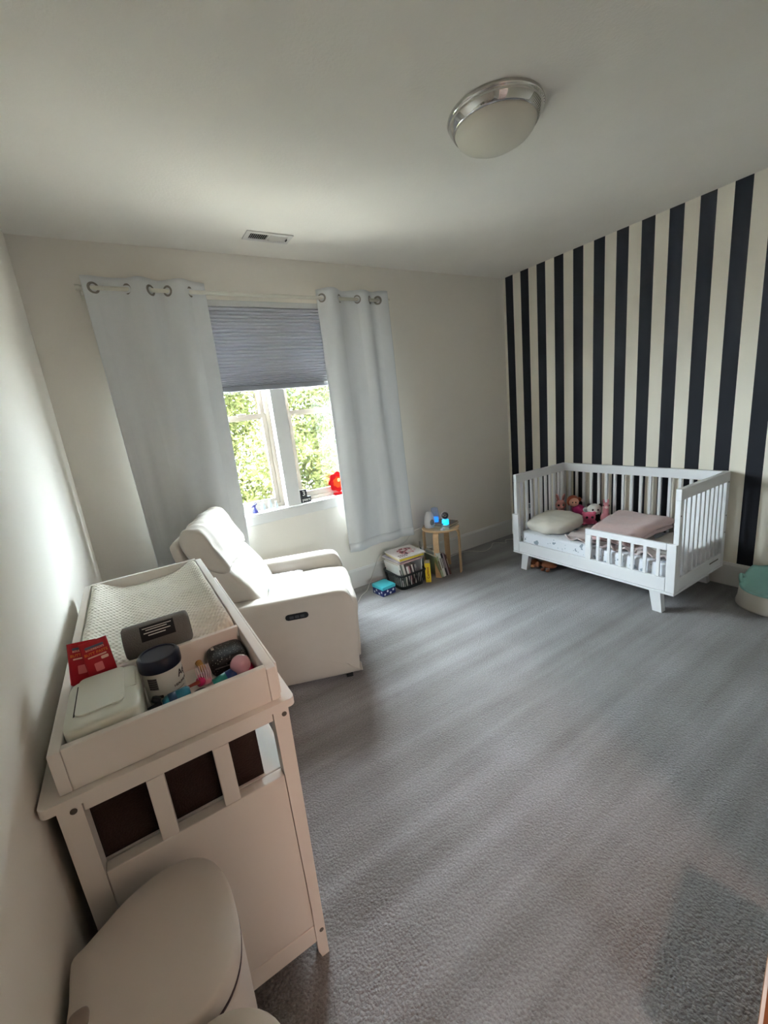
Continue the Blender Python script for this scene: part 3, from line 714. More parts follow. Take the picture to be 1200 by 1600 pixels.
tbx('lower_shelf', 0.02, 0.478, TY0+0.043, TY1-0.043, 0.40, 0.42)
tbx('bottom_shelf', 0.02, 0.478, TY0+0.043, TY1-0.043, 0.095, 0.115)
tbx('back_rail', 0.012, 0.03, TY0+0.043, TY1-0.043, 0.80, 0.866)
tbx('back_panel', 0.010, 0.018, TY0+0.043, TY1-0.043, 0.115, 0.799)
tbx('front_rail', 0.468, 0.486, TY0+0.043, TY1-0.043, 0.832, 0.866)
m_bolt = mat('bolt_steel', (120, 112, 104), 0.4, metal=0.8)
for x, z in ((0.035, 0.846), (0.479, 0.842), (0.468, 0.10)):
    wpart('bolt', tube([(x, TY0-0.0015, z), (x, TY0+0.0008, z)], 0.0065, 12), m_bolt, tb)
# dark storage baskets on the upper shelf
m_bask = mat('dark_brown_wicker', (44, 26, 20), 0.9, 0.3, 90, 1.0, 180)
for i, (y0, y1) in enumerate(((1.005, 1.37), (1.39, 1.75))):
    b = thing('storage_basket', ['dark brown storage basket behind the end panel openings of the changing table', 'dark brown storage basket deeper inside the changing table shelf'][i], 'basket', (0.22, (y0+y1)/2, 0.6605), group='baskets inside the changing table')
    bm = bmesh.new(); a0, a1, z0, z1, tt = 0.026, 0.41, 0.6605, 0.858, 0.012
    addbox(bm, a0, a1, y0, y1, z0, z0+tt); addbox(bm, a0, a0+tt, y0, y1, z0+tt, z1); addbox(bm, a1-tt, a1, y0, y1, z0+tt, z1)
    addbox(bm, a0+tt, a1-tt, y0, y0+tt, z0+tt, z1); addbox(bm, a0+tt, a1-tt, y1-tt, y1, z0+tt, z1)
    wpart('body', bm, m_bask, b)
    bm = bmesh.new(); pts = [(a0, y0, z1), (a1, y0, z1), (a1, y1, z1), (a0, y1, z1)]
    for k in range(4): tube([pts[k], pts[(k+1) % 4]], 0.007, 8, bm)
    wpart('rim', bm, m_bask, b, True)

# removable tray on top
tr = thing('changing_tray', 'white wooden tray with a divider standing on the changing table top', 'tray', (0.25, 1.52, 0.8895))
RX0, RX1, RZ0, RZ1 = 0.022, 0.480, 0.8895, 0.984
def trx(n, *a, bev=0.002): return wpart(n, boxbm(*a, bev), m_tab, tr)
trx('side_board', RX0, RX0+0.022, TY0, TY1, RZ0, RZ1); trx('side_board', RX1-0.024, RX1, TY0, TY1, RZ0, RZ1-0.004)
trx('rail_cleat', RX1+0.0005, RX1+0.007, TY0+0.02, 1.76, RZ0, RZ1-0.006)
trx('end_board', RX0+0.0225, RX1-0.0245, TY0+0.001, TY0+0.018, RZ0, RZ1+0.003); trx('end_board', RX0+0.0225, RX1-0.0245, TY1-0.018, TY1-0.001, RZ0, RZ1+0.003)
trx('divider', RX0+0.0225, RX1-0.0245, 1.245, 1.260, RZ0+0.006, RZ1-0.004)
trx('tray_floor', RX0+0.0225, RX1-0.0245, TY0+0.019, TY1-0.019, RZ0, RZ0+0.005, bev=0)
# contoured changing pad with dotted cover
px0, px1, py0, py1 = RX0+0.026, RX1-0.028, 1.264, TY1-0.022
def padf(u, v):
    x = px0+(px1-px0)*u; y = py0+(py1-py0)*v
    s = abs(2*u-1)
    z = 0.952+0.062*max(0, (s-0.35)/0.65)**1.6
    e = min(u, 1-u)*(px1-px0); ey = min(v, 1-v)*(py1-py0)
    for q in (e, ey):
        if q < 0.03: z -= 0.045*(1-math.sqrt(max(0, 1-(1-q/0.03)**2)))
    z += 0.007*noise.fractal(Vector((x*9, y*7, 3)), 1, 2, 3) + 0.006*math.exp(-((x+0.9*y-1.7)/0.02)**2)*max(0, u-0.55)
    sp = 0.0165; row = y/(sp*0.866); j = round(row); xo = (x/sp+(0.5 if j % 2 else 0)); dx = (xo-round(xo))*sp; dy = (row-j)*sp*0.866
    z -= 0.0075*max(0, 1-(dx*dx+dy*dy)/(0.0058**2))
    return (x, y, z)
bm = bmesh.new(); nx_, ny_ = 170, 340
grid = [[bm.verts.new(padf(i/nx_, j/ny_)) for j in range(ny_+1)] for i in range(nx_+1)]
for i in range(nx_):
    for j in range(ny_): bm.faces.new((grid[i][j], grid[i+1][j], grid[i+1][j+1], grid[i][j+1]))
edge = [grid[i][0] for i in range(nx_+1)]+[grid[nx_][j] for j in range(1, ny_+1)]+[grid[i][ny_] for i in range(nx_-1, -1, -1)]+[grid[0][j] for j in range(ny_-1, 0, -1)]
low = [bm.verts.new((q.co.x, q.co.y, 0.8955)) for q in edge]
for k in range(len(edge)):
    k2 = (k+1) % len(edge); bm.faces.new((edge[k], low[k], low[k2], edge[k2]))
bm.faces.new(low[::-1])
tag(obj('changing_pad', bm, mat('minky_cover', (236, 230, 216), 0.95, 0.03, 50, 0.3, 300, sheen=0.3), None, True), 'contoured changing pad in a cream cover of raised dots lying in the tray', 'changing pad')

# ------------------------------------------------------------------ things in and on the tray
m_grey = mat('grey_felt', (112, 108, 104), 0.95, 0.06, 80, 0.5, 300)
gr = thing('grey_roll', 'grey rolled cloth with a black printed label on the changing pad', 'cloth roll', (0.247, 1.312, 0.962))
xa, xb, yc, zc, rr = 0.163, 0.334, 1.312, 1.006, 0.046
prof = [(0, xa), (rr*0.85, xa), (rr*0.97, xa+0.004), (rr, xa+0.012), (rr, xb-0.012), (rr*0.97, xb-0.004), (rr*0.85, xb), (0, xb)]
bm = lathe([(r, x-xa) for r, x in prof], 40)
bmesh.ops.transform(bm, matrix=T(xa, yc, zc) @ R('Y', 90), verts=bm.verts[:]); wpart('roll', bm, m_grey, gr, True)
bm = lathe([(0, 0), (rr*0.8, 0), (rr*0.8, 0.002), (0, 0.002)], 32); bmesh.ops.transform(bm, matrix=T(xb-0.001, yc, zc) @ R('Y', 90), verts=bm.verts[:]); wpart('end_disc', bm, mat('dark_grey_felt', (80, 76, 74), 0.9), gr)
def curved_patch(x0, x1, a0, a1, rad, nn=10):
    bm = bmesh.new(); A = []
    for k in range(nn+1):
        a = math.radians(a0+(a1-a0)*k/nn); A.append([bm.verts.new((x, yc-rad*math.cos(a), zc+rad*math.sin(a))) for x in (x0, x1)])
    for k in range(nn): bm.faces.new((A[k][0], A[k][1], A[k+1][1], A[k+1][0]))
    return bm
lb = wpart('label', curved_patch(0.208, 0.294, 12, 68, rr+0.0008), mat('label_black', (16, 16, 20), 0.6), gr)
m_white_ink = mat('white_ink', (215, 212, 205), 0.6)
for a, x0, x1 in ((56, 0.214, 0.288), (48, 0.222, 0.276), (38, 0.216, 0.284), (29, 0.226, 0.270)):
    wsub('print_line', curved_patch(x0, x1, a-1.6, a+1.6, rr+0.0014, 2), m_white_ink, lb, gr)

# ointment jar
jx, jy, jz = 0.240, 1.158, 0.895
jar = thing('ointment_jar', 'white ointment jar with a navy blue screw lid in the tray', 'jar', (jx, jy, jz))
m_jar = mat('jar_white', (226, 222, 214), 0.3, 0.01)
obj('body', lathe([(0, 0), (0.041, 0), (0.045, 0.004), (0.046, 0.02), (0.046, 0.088), (0.044, 0.096), (0, 0.096)], 48), m_jar, jar, True)
ld = obj('lid', lathe([(0.044, 0.094), (0.0495, 0.094), (0.0505, 0.1), (0.050, 0.122), (0.046, 0.128), (0.042, 0.1285), (0.040, 0.125), (0, 0.125)], 48), mat('navy_plastic', (13, 17, 42), 0.3, 0.03), jar, True)
autosmooth(ld, 40)
def cyl_wrap(a0, rad):
    def w(co):
        a = a0+co.x/rad
        return Vector((rad*math.sin(a), -rad*math.cos(a), co.y)) + Vector((math.sin(a), -math.cos(a), 0))*co.z
    return w
m_ink = mat('dark_ink', (58, 46, 50), 0.6)
text('Aquaphor', 0.026, m_ink, jar, T(0, 0, 0.068), cyl_wrap(math.radians(44), 0.0464), align='LEFT')
text('HEALING OINTMENT', 0.009, m_ink, jar, T(0, 0, 0.044), cyl_wrap(math.radians(24), 0.0464), align='LEFT')
def jar_patch(a0, a1, z0, z1, rad=0.0464, n=8):
    bm = bmesh.new(); A = []
    for k in range(n+1):
        a = math.radians(a0+(a1-a0)*k/n); A.append([bm.verts.new((rad*math.sin(a), -rad*math.cos(a), z)) for z in (z0, z1)])
    for k in range(n): bm.faces.new((A[k][0], A[k+1][0], A[k+1][1], A[k][1]))
    return bm
obj('label_box', jar_patch(-50, -20, 0.05, 0.082), mat('label_grey', (120, 116, 118), 0.6), jar)
obj('label_bar', jar_patch(-46, -12, 0.026, 0.034), m_ink, jar)
obj('label_rule', jar_patch(10, 62, 0.030, 0.0312), m_ink, jar)
for k in range(5): obj('label_line', jar_patch(-48, -22, 0.053+k*0.006, 0.0555+k*0.006, 0.0467, 4), m_ink, jar)

# wipes box
m_wip = mat('wipes_plastic', (222, 222, 208), 0.35, 0.01)
wp = thing('wipes_box', 'off-white plastic baby wipes box with hinged lid in the tray', 'wipes box', (0.118, 1.082, 0.895))
def rbox(x0, x1, y0, y1, z0, z1, k=6, n=14):
    return cushion(x1-x0, y1-y0, z1-z0, k, n, ((x0+x1)/2, (y0+y1)/2, (z0+z1)/2))
wpart('body', rbox(0.047, 0.190, 0.980, 1.195, 0.895, 0.965, 9), m_wip, wp, True)
wpart('lid', rbox(0.046, 0.191, 0.979, 1.196, 0.955, 1.004, 7), m_wip, wp, True)
fl = wpart('flip_panel', prism(rrect(0.068, 0.160, 1.022, 1.186, 0.014), 1.002, 1.0075, 'z'), m_wip, wp)
wpart('latch', boxbm(0.161, 0.184, 1.075, 1.155, 1.0005, 1.004, 0.0015), m_wip, wp)
wpart('shadow_gap', boxbm(0.0645, 0.0675, 1.03, 1.16, 1.0015, 1.0045), mat('gap_dark', (70, 66, 60), 0.8), wp)

# red sachets behind the wipes box
m_red = mat('sachet_red', (176, 14, 34), 0.35, 0.06, 40)
m_or = mat('orange_ink', (226, 120, 44), 0.5); m_blue = mat('slate_ink', (86, 92, 120), 0.5); m_pk = mat('pink_ink', (228, 120, 124), 0.5); m_pl = mat('pale_ink', (238, 190, 176), 0.5)
def sachet(label, cx, cy, cz, roll, yaw, lean):
    t = thing('ointment_sachet', label, 'sachet', (cx, cy, cz-0.055), group='red ointment sachets')
    w, h = 0.060, 0.108
    M = T(0, 0, 0.055) @ R('Z', yaw) @ R('X', lean) @ R('Y', roll)
    def f(u, v):
        x = (u-0.5)*w; z = (v-0.5)*h
        pf = 0.0035*math.sin(PI*u)*math.sin(PI*v)
        q = M @ Vector((x, -pf, z)); return q
    obj('packet', sheet(f, 16, 20, 0.0012), m_red, t, True)
    F = M @ T(0, -0.0040, 0) @ R('X', 90)
    text("BOUDREAUX'S", 0.0062, m_pl, t, F @ T(0, 0.0335, 0.0002), sx=0.95)
    text('BUTT PASTE', 0.0096, m_or, t, F @ T(0, 0.0225, 0.0), sx=0.95)
    for z0, z1, x0, x1, m, nm in ((0.037, 0.0425, -0.020, 0.020, m_blue, 'print_bar'), (0.012, 0.0155, -0.020, 0.020, m_pl, 'print_bar'), (0.001, 0.009, 0.006, 0.022, m_pl, 'print_oval'), (-0.026, -0.004, -0.012, 0.006, m_pk, 'print_patch')):
        bm = prism(rrect(x0, x1, z0, z1, min(0.0025, (z1-z0)/2.2)), -0.0003, 0.0003, 'z')
        bmesh.ops.transform(bm, matrix=F, verts=bm.verts[:]); obj(nm, bm, m, t)
    return t
sachet('red foil ointment sachet with orange lettering standing against the tray divider', 0.112, 1.216, 1.030, -3, 4, -6)
sachet('red foil ointment sachet mostly hidden behind the other sachet', 0.078, 1.231, 1.030, 8, 4, -6)

# black speckled pouch
def speck():
    m = mat('black_speckled', (20, 20, 22), 0.6, 0.2, 50, 0.4, 200)
    nt = m.node_tree; L = nt.links; b = nt.nodes['Principled BSDF']; old = b.inputs['Base Color'].links[0].from_socket
    tc = nt.nodes.new('ShaderNodeTexCoord'); v_ = nt.nodes.new('ShaderNodeTexVoronoi'); v_.inputs['Scale'].default_value = 160; L.new(tc.outputs['Object'], v_.inputs['Vector'])
    mx = nt.nodes.new('ShaderNodeMix'); mx.data_type = 'RGBA'; L.new(math_node(nt, 'LESS_THAN', v_.outputs['Distance'], 0.17), mx.inputs[0]); L.new(old, mx.inputs[6]); mx.inputs[7].default_value = lin((150, 146, 142))
    L.new(mx.outputs[2], b.inputs['Base Color']); return m
pc = thing('zip_pouch', 'black speckled zip pouch in the corner of the tray', 'pouch', (0.402, 1.188, 0.895))
wpart('body', rbox(0.352, 0.452, 1.134, 1.240, 0.895, 0.955, 4.5, 12), speck(), pc, True)
wpart('zip', tube(smooth_pts([(0.351, 1.14, 0.928), (0.351, 1.2, 0.93), (0.36, 1.136, 0.93), (0.4, 1.1325, 0.93), (0.446, 1.136, 0.93)][2:], 6), 0.0016, 6), mat('zip_grey', (110, 108, 108), 0.4, metal=0.6), pc, True)
wpart('zip_pull', boxbm(0.366, 0.374, 1.20, 1.215, 0.954, 0.957, 0.001), mat('pull_silver', (190, 186, 180), 0.3, metal=0.8), pc)
# wooden dowel handle
wd = thing('wooden_handle', 'short golden wooden handle lying against the tray divider', 'handle', (0.338, 1.21, 0.895))
wpart('stick', tube([(0.330, 1.238, 0.912), (0.340, 1.185, 0.905)], 0.0085, 14), mat('golden_wood', (196, 146, 66), 0.5, 0.1, 60), wd, True)
wpart('end_cap', tube([(0.3295, 1.241, 0.9125), (0.330, 1.2382, 0.912)], 0.0092, 14), mat('golden_wood_end', (176, 124, 54), 0.5), wd, True)
# hair brush
hb = thing('hair_brush', 'small pink hair brush with pale bristles in the tray', 'brush', (0.32, 1.12, 0.895))
wpart('handle', tube([(0.268, 1.100, 0.930), (0.282, 1.103, 0.929), (0.306, 1.110, 0.927), (0.318, 1.114, 0.925)], [0.004, 0.003, 0.0048, 0.006], 10), mat('brush_brown', (150, 60, 44), 0.4), hb, True)
wpart('collar', tube([(0.314, 1.112, 0.925), (0.324, 1.118, 0.923)], 0.012, 14), mat('brush_magenta', (200, 40, 100), 0.4), hb, True)
wpart('head', rbox(0.312, 0.348, 1.112, 1.160, 0.907, 0.925, 3.5, 8), mat('brush_pink', (226, 150, 164), 0.45), hb, True)
bm = bmesh.new()
for i in range(7):
    for j in range(9):
        x = 0.316+0.028*i/6; y = 1.116+0.040*j/8; tube([(x, y, 0.922), (x+0.001*(i-3), y+0.0008*(j-4), 0.945)], 0.0011, 5, bm)
o = wpart('bristles', bm, mat('bristle_pale', (236, 206, 208), 0.5), hb); o['kind'] = 'stuff'
# clear pink rattle ball
rb = thing('rattle_ball', 'clear pink plastic ball with a green and blue handle', 'rattle', (0.40, 1.07, 0.895))
bm = bmesh.new(); ellipsoid(bm, (0.419, 1.086, 0.945), (0.027, 0.027, 0.027), None, 28, 16)
wpart('ball', bm, mat('clear_pink', (226, 176, 190), 0.12, 0.05, 60, spec=0.7, alpha=0.55, coat=0.6), rb, True)
wpart('filling', cushion(0.028, 0.028, 0.016, 2.4, 6, (0.421, 1.087, 0.932)), mat('rose_filling', (198, 110, 130), 0.5), rb, True)
wpart('handle_green', tube([(0.346, 1.080, 0.920), (0.380, 1.080, 0.927)], 0.0155, 18), mat('teal_green', (28, 122, 112), 0.4), rb, True)
wpart('handle_blue', tube([(0.3802, 1.080, 0.927), (0.404, 1.080, 0.932)], 0.0158, 18), mat('deep_blue', (30, 52, 98), 0.4), rb, True)
# magenta cloth in the corner
tag(obj('magenta_cloth', cushion(0.026, 0.05, 0.03, 3, 8, (0.441, 1.11, 0.9105), 0.003, 40), mat('magenta_cloth', (186, 40, 84), 0.9), None, True), 'small magenta cloth tucked in the tray corner by the pouch', 'cloth')
# teal bottle with black cap
tl = thing('teal_bottle', 'teal squeeze bottle with a black cap lying in front of the jar', 'bottle', (0.24, 1.085, 0.895))
wpart('bottle', tube([(0.226, 1.086, 0.918), (0.235, 1.086, 0.9185), (0.262, 1.088, 0.920), (0.284, 1.09, 0.921), (0.290, 1.09, 0.921)], [0.012, 0.018, 0.0195, 0.019, 0.014], 20), mat('teal_plastic', (26, 112, 136), 0.35), tl, True)
wpart('label_band', tube([(0.240, 1.0863, 0.9188), (0.258, 1.0877, 0.9197)], 0.0199, 20), mat('deep_teal_band', (20, 60, 96), 0.4), tl, True)
wpart('cap', tube([(0.194, 1.080, 0.914), (0.224, 1.086, 0.9178)], [0.0125, 0.0145], 16), mat('cap_black', (18, 20, 28), 0.4), tl, True)
wpart('cap_ring', tube([(0.212, 1.094, 0.930), (0.216, 1.094, 0.938)], 0.011, 16), mat('cap_black', (18, 20, 28), 0.4), tl, True)
nv = thing('navy_cap', 'navy blue round cap lying near the tray front', 'cap', (0.312, 1.083, 0.895))
obj('shell', lathe([(0, 0), (0.021, 0), (0.022, 0.002), (0.022, 0.016), (0.019, 0.019), (0, 0.019)], 28), mat('navy_plastic', (24, 32, 66), 0.3), nv, True)
obj('ridge', lathe([(0.0222, 0.004), (0.0228, 0.005), (0.0228, 0.012), (0.0222, 0.013)], 28), mat('navy_dark', (14, 20, 44), 0.4), nv, True)

# ================================================================== diaper pail and the domed bin next to it
m_pail = mat('pail_plastic', (222, 210, 200), 0.4, 0.01, 6)
m_seam = mat('seam_dark', (86, 70, 72), 0.7)
yc_p = 0.757
half = [(-0.006, 0.0), (-0.008, 0.045), (-0.006, 0.074), (0.016, 0.088), (0.042, 0.106), (0.085, 0.133), (0.135, 0.149), (0.185, 0.150), (0.225, 0.132), (0.252, 0.098), (0.266, 0.052), (0.270, 0.0)]
outl = half+[(x, -y) for x, y in reversed(half[1:-1])]
base2 = smooth_pts([(x, y, 0) for x, y in outl], 5, True)
def pring(s, z, dx=0.0, tilt=0.0):
    c = Vector((0.13, 0, 0)); return [(c.x+(p.x-c.x)*s+dx, yc_p+p.y*s, z+tilt*(p.x)) for p in base2]
pl = thing('diaper_pail', 'white oval diaper pail with closed lid in front of the changing table', 'diaper pail', (0.13, yc_p, 0))
wpart('body', loft([pring(0.80, 0.0), pring(0.83, 0.02), pring(0.95, 0.35), pring(0.995, 0.585), pring(0.995, 0.602), pring(0.9, 0.6025)]), m_pail, pl, True)
wpart('seam', loft([pring(1.001, 0.6015), pring(1.001, 0.6065)]), m_seam, pl, True)
wpart('lid', loft([pring(0.95, 0.607), pring(0.995, 0.608), pring(1.0, 0.612), pring(1.0, 0.638), pring(0.985, 0.646), pring(0.95, 0.650), pring(0.7, 0.655), pring(0.3, 0.657)]), m_pail, pl, True)
wpart('hinge_button', rbox(0.0, 0.03, yc_p-0.06, yc_p-0.028, 0.650, 0.664, 3, 6), mat('pail_button', (150, 132, 122), 0.5), pl, True)
wpart('front_door_line', tube(smooth_pts([(0.200, yc_p-0.1445, 0.58), (0.203, yc_p-0.143, 0.5), (0.202, yc_p-0.141, 0.4)], 5), 0.0012, 5), m_seam, pl)
db = thing('domed_bin', 'small white bin with a domed lid beside the diaper pail', 'bin', (0.195, 0.498, 0))
obj('body', lathe([(0, 0), (0.085, 0), (0.092, 0.01), (0.1, 0.55), (0, 0.55)], 40), m_pail, db, True)
obj('lid', lathe([(0.1025, 0.545), (0.103, 0.60), (0.101, 0.63), (0.090, 0.652), (0.06, 0.667), (0.03, 0.674), (0, 0.676)], 40), mat('bin_lid', (228, 216, 202), 0.4), db, True)

# ================================================================== stool corner
m_birch = mat('birch_wood', (204, 168, 128), 0.5, 0.12, 40, 0.1, 120)
st = thing('round_stool', 'round birch stool with four bent legs under the window', 'stool', (2.66, 3.003, 0))
obj('seat', lathe([(0, 0.432), (0.172, 0.432), (0.175, 0.435), (0.175, 0.447), (0.172, 0.45), (0, 0.45)], 48), m_birch, st, True)
autosmooth(st.children[0], 40)
a0 = math.atan2(-0.093, -0.138)
for k in range(4):
    a = a0+k*PI/2; bm = bmesh.new()
    pts = smooth_pts([(0.02, 0, 0.426), (0.10, 0, 0.426), (0.145, 0, 0.424), (0.166, 0, 0.405), (0.172, 0, 0.36), (0.172, 0, 0.2), (0.172, 0, 0.0)], 4)
    rings = []
    for i, q in enumerate(pts):
        b_ = pts[min(i+1, len(pts)-1)]-pts[max(0, i-1)]; nrm = Vector((b_.z, 0, -b_.x)).normalized()
        rings.append([q+nrm*0.0055+Vector((0, s*0.026, 0)) for s in (1, -1)]+[q-nrm*0.0055+Vector((0, s*0.026, 0)) for s in (-1, 1)])
    bm = loft([[tuple(p_) for p_ in r_] for r_ in rings]); bmesh.ops.recalc_face_normals(bm, faces=bm.faces[:])
    bmesh.ops.rotate(bm, cent=(0, 0, 0), matrix=Matrix.Rotation(a, 3, 'Z'), verts=bm.verts[:])
    obj('leg', bm, m_birch, st)

# books: cover + page block + spine in local coords (x = thickness, y = depth towards the back, z = height)
def book(label, w, d, h, cover, M, pages=(222, 214, 200), group=None, name='book', spine_bar=None):
    loc = M.to_translation()
    t = thing(name, label, 'book', loc, 0, group); t.rotation_euler = M.to_euler()
    mc = mat('cover_%d_%d_%d' % cover, cover, 0.45, 0.06, 25)
    bm = bmesh.new(); c = min(0.0025, w*0.2)
    addbox(bm, 0, c, 0, d, 0, h); addbox(bm, w-c, w, 0, d, 0, h); addbox(bm, c, w-c, 0, c, 0, h)
    obj('cover', bm, mc, t)
    obj('pages', boxbm(c, w-c, c, d-0.004, 0.003, h-0.003), mat('paper_%d' % pages[0], pages, 0.9, 0.06, 200), t)
    if spine_bar:
        obj('spine_title', boxbm(w*0.25, w*0.75, -0.0006, 0, h*0.35, h*0.8), mat('title_%d_%d_%d' % spine_bar, spine_bar, 0.5), t)
    return t
# on the stool
zz = 0.4505
for i, (w, c, rz, nm) in enumerate(((0.012, (206, 190, 160), 16, 'tan book at the bottom of the small pile on the stool'), (0.009, (120, 112, 100), 19, 'thin grey book in the middle of the pile on the stool'), (0.011, (176, 160, 136), 14, 'light brown book in the upper pile on the stool'), (0.008, (120, 96, 84), 18, 'thin brown picture book on top of the pile on the stool'))):
    M = T(2.64+0.004*i, 2.852+0.003*i, zz) @ R('Z', rz) @ R('Y', 90) @ T(-w, 0, 0)
    book(nm, w, 0.19, 0.15, c, M, group='books piled on the stool'); zz += w+0.0006
# humidifier
hm = thing('humidifier', 'small white humidifier with a grey oval panel and clear tank on the stool', 'humidifier', (2.575, 3.055, 0.4505))
m_hum = mat('humidifier_white', (226, 222, 224), 0.35)
obj('body', lathe([(0, 0), (0.045, 0), (0.049, 0.006), (0.051, 0.04), (0.047, 0.085), (0.037, 0.125), (0.024, 0.15), (0, 0.155)], 36), m_hum, hm, True)
bm = bmesh.new(); ellipsoid(bm, (-0.004, -0.0455, 0.055), (0.024, 0.008, 0.03)); obj('oval_panel', bm, mat('panel_grey', (134, 130, 124), 0.5), hm, True)
obj('tank', lathe([(0, 0.0), (0.036, 0.0), (0.037, 0.14), (0.031, 0.175), (0, 0.178)], 32, (0.068, -0.002, 0)), mat('tank_clear', (176, 180, 190), 0.15, 0.02, alpha=0.4, spec=0.6), hm, True)
obj('night_light', lathe([(0, 0.03), (0.026, 0.03), (0.026, 0.085), (0, 0.09)], 24, (0.068, -0.012, 0)), mat('blue_glow', (60, 150, 255), 0.5, emit=((30, 130, 255), 1.2)), hm, True)
# baby monitor camera
bmn = thing('baby_monitor', 'white ball-shaped baby monitor camera with black lens and blue light on the stool', 'camera', (2.628, 2.885, 0.4505))
obj('base', lathe([(0, 0), (0.02, 0), (0.021, 0.004), (0.019, 0.012), (0.007, 0.014), (0.006, 0.05), (0, 0.05)], 28, (-0.04, 0.0, 0)), m_hum, bmn, True)
obj('stem', tube(smooth_pts([(-0.04, 0, 0.03), (-0.038, 0, 0.05), (-0.015, 0.0, 0.06), (0, 0, 0.07)], 5), 0.007, 10), mat('stem_teal', (70, 120, 128), 0.4), bmn, True)
obj('light_ring', lathe([(0, 0.045), (0.027, 0.045), (0.031, 0.05), (0.031, 0.088), (0.025, 0.094), (0, 0.094)], 28), mat('cyan_glow', (60, 200, 250), 0.5, emit=((20, 180, 250), 1.1)), bmn, True)
MC = T(0, 0, 0.128) @ R('Z', 42)
bm = bmesh.new(); ellipsoid(bm, (0, 0, 0.128), (0.039, 0.039, 0.039), None, 28, 18); obj('head', bm, m_hum, bmn, True)
cdir = Vector((0.2711-2.628, -2.885, 1.1)).normalized()
q = cdir.to_track_quat('Z', 'Y').to_matrix().to_4x4()
fz = obj('face', lathe([(0, 0.0415), (0.018, 0.0405), (0.027, 0.034), (0.031, 0.026), (0.031, 0.018)], 32), mat('lens_black', (12, 10, 14), 0.15, 0, spec=0.7), bmn, True)
fz.data.transform(T(0, 0, 0.128) @ q)
lz = obj('lens_ring', lathe([(0.008, 0.0415), (0.009, 0.0435), (0.012, 0.0435), (0.0125, 0.041)], 24), mat('lens_ring_grey', (150, 144, 148), 0.3, metal=0.6), bmn, True)
lz.data.transform(T(0, 0, 0.128) @ q)

# books leaning under the stool
x = 2.530
lean = 13
for i, (w, h, d, c, nm, sb) in enumerate(((0.022, 0.215, 0.20, (150, 160, 130), 'pale green book leaning under the stool', (110, 90, 70)), (0.026, 0.245, 0.21, (206, 206, 198), 'thick off-white book leaning under the stool', (120, 120, 116)),
        (0.020, 0.235, 0.2, (42, 38, 46), 'black book leaning under the stool', (150, 140, 140)), (0.014, 0.235, 0.2, (152, 136, 142), 'mauve book leaning under the stool', None), (0.009, 0.225, 0.2, (70, 40, 36), 'dark red thin book leaning under the stool', None), (0.012, 0.21, 0.19, (92, 62, 54), 'brown book leaning under the stool', (190, 170, 140)))):
    M = T(x, 2.872, 0.006) @ R('Z', -4) @ R('Y', -lean)
    book(nm, w, d, h, c, M, group='books leaning under the stool', spine_bar=sb); x += w/math.cos(math.radians(lean))+0.002
book('large teal green book standing behind the stool leg', 0.012, 0.19, 0.30, (74, 100, 98), T(2.418, 2.998, 0.004) @ R('Z', -34) @ R('Y', -3), group='books between basket and stool')
book('dark green picture book standing beside the black basket', 0.014, 0.15, 0.27, (52, 72, 62), T(2.396, 3.015, 0.004) @ R('Z', -34) @ R('Y', -2), group='books between basket and stool')
yb = thing('book', 'yellow book with red lettering standing upright beside the black basket', 'book', (2.366, 2.905, 0.0), math.radians(-38))
m_yel = mat('cover_yellow', (226, 196, 40), 0.4, 0.04)
bm = bmesh.new(); addbox(bm, 0, 0.003, 0, 0.10, 0, 0.185); addbox(bm, 0.045, 0.048, 0, 0.10, 0, 0.185); addbox(bm, 0.003, 0.045, 0, 0.003, 0, 0.185)
obj('cover', bm, m_yel, yb); obj('pages', boxbm(0.003, 0.045, 0.0031, 0.096, 0.002, 0.182), mat('paper_222', (222, 214, 200), 0.9), yb)
text('Curious', 0.034, mat('red_ink', (140, 24, 22), 0.5), yb, T(0.024, -0.0008, 0.092) @ R('X', 90) @ R('Z', 90), name='spine_title', ext=0.0004)

# black plastic basket with books
BX0, BX1, BY0, BY1, BZ = 2.085, 2.375, 2.885, 3.19, 0.145
bk = thing('book_basket', 'black plastic basket with slotted sides full of books on the carpet', 'basket', ((BX0+BX1)/2, (BY0+BY1)/2, 0))
m_blk = mat('black_plastic', (20, 26, 26), 0.45, 0.05)
def brect(s, z, r=0.045): return [(x, y, z) for x, y in rrect(BX0+s, BX1-s, BY0+s, BY1-s, r, 4)]
wpart('basket_floor', loft([brect(0.022, 0.001), brect(0.022, 0.006)]), m_blk, bk)
wpart('lower_band', loft([brect(0.021, 0.0), brect(0.018, 0.03), brect(0.022, 0.03), brect(0.025, 0.007)], False), m_blk, bk)
wpart('rim', loft([brect(-0.004, BZ-0.014), brect(-0.006, BZ-0.004), brect(-0.002, BZ), brect(0.008, BZ), brect(0.006, BZ-0.014), brect(-0.004, BZ-0.014)], False), m_blk, bk, True)
lo = [Vector(p) for p in brect(0.018, 0.028)]; hi = [Vector(p) for p in brect(0.002, BZ-0.012)]
per = []
for k in range(len(lo)):
    k2 = (k+1) % len(lo); n_ = max(1, int((lo[k2]-lo[k]).length/0.022))
    for j in range(n_): per.append((lo[k].lerp(lo[k2], j/n_), hi[k].lerp(hi[k2], j/n_)))
for a_, b_ in per: wpart('slat', tube([a_, b_], 0.0042, 6), m_blk, bk)
cols = [((222, 220, 214), 'white'), ((120, 128, 116), 'sage'), ((214, 208, 196), 'cream'), ((40, 34, 36), 'black'), ((226, 222, 216), 'bright white'), ((196, 150, 150), 'pink'), ((64, 32, 34), 'maroon'), ((206, 200, 192), 'light grey'), ((52, 44, 50), 'charcoal'), ((150, 146, 142), 'mid grey')]
x = 2.118
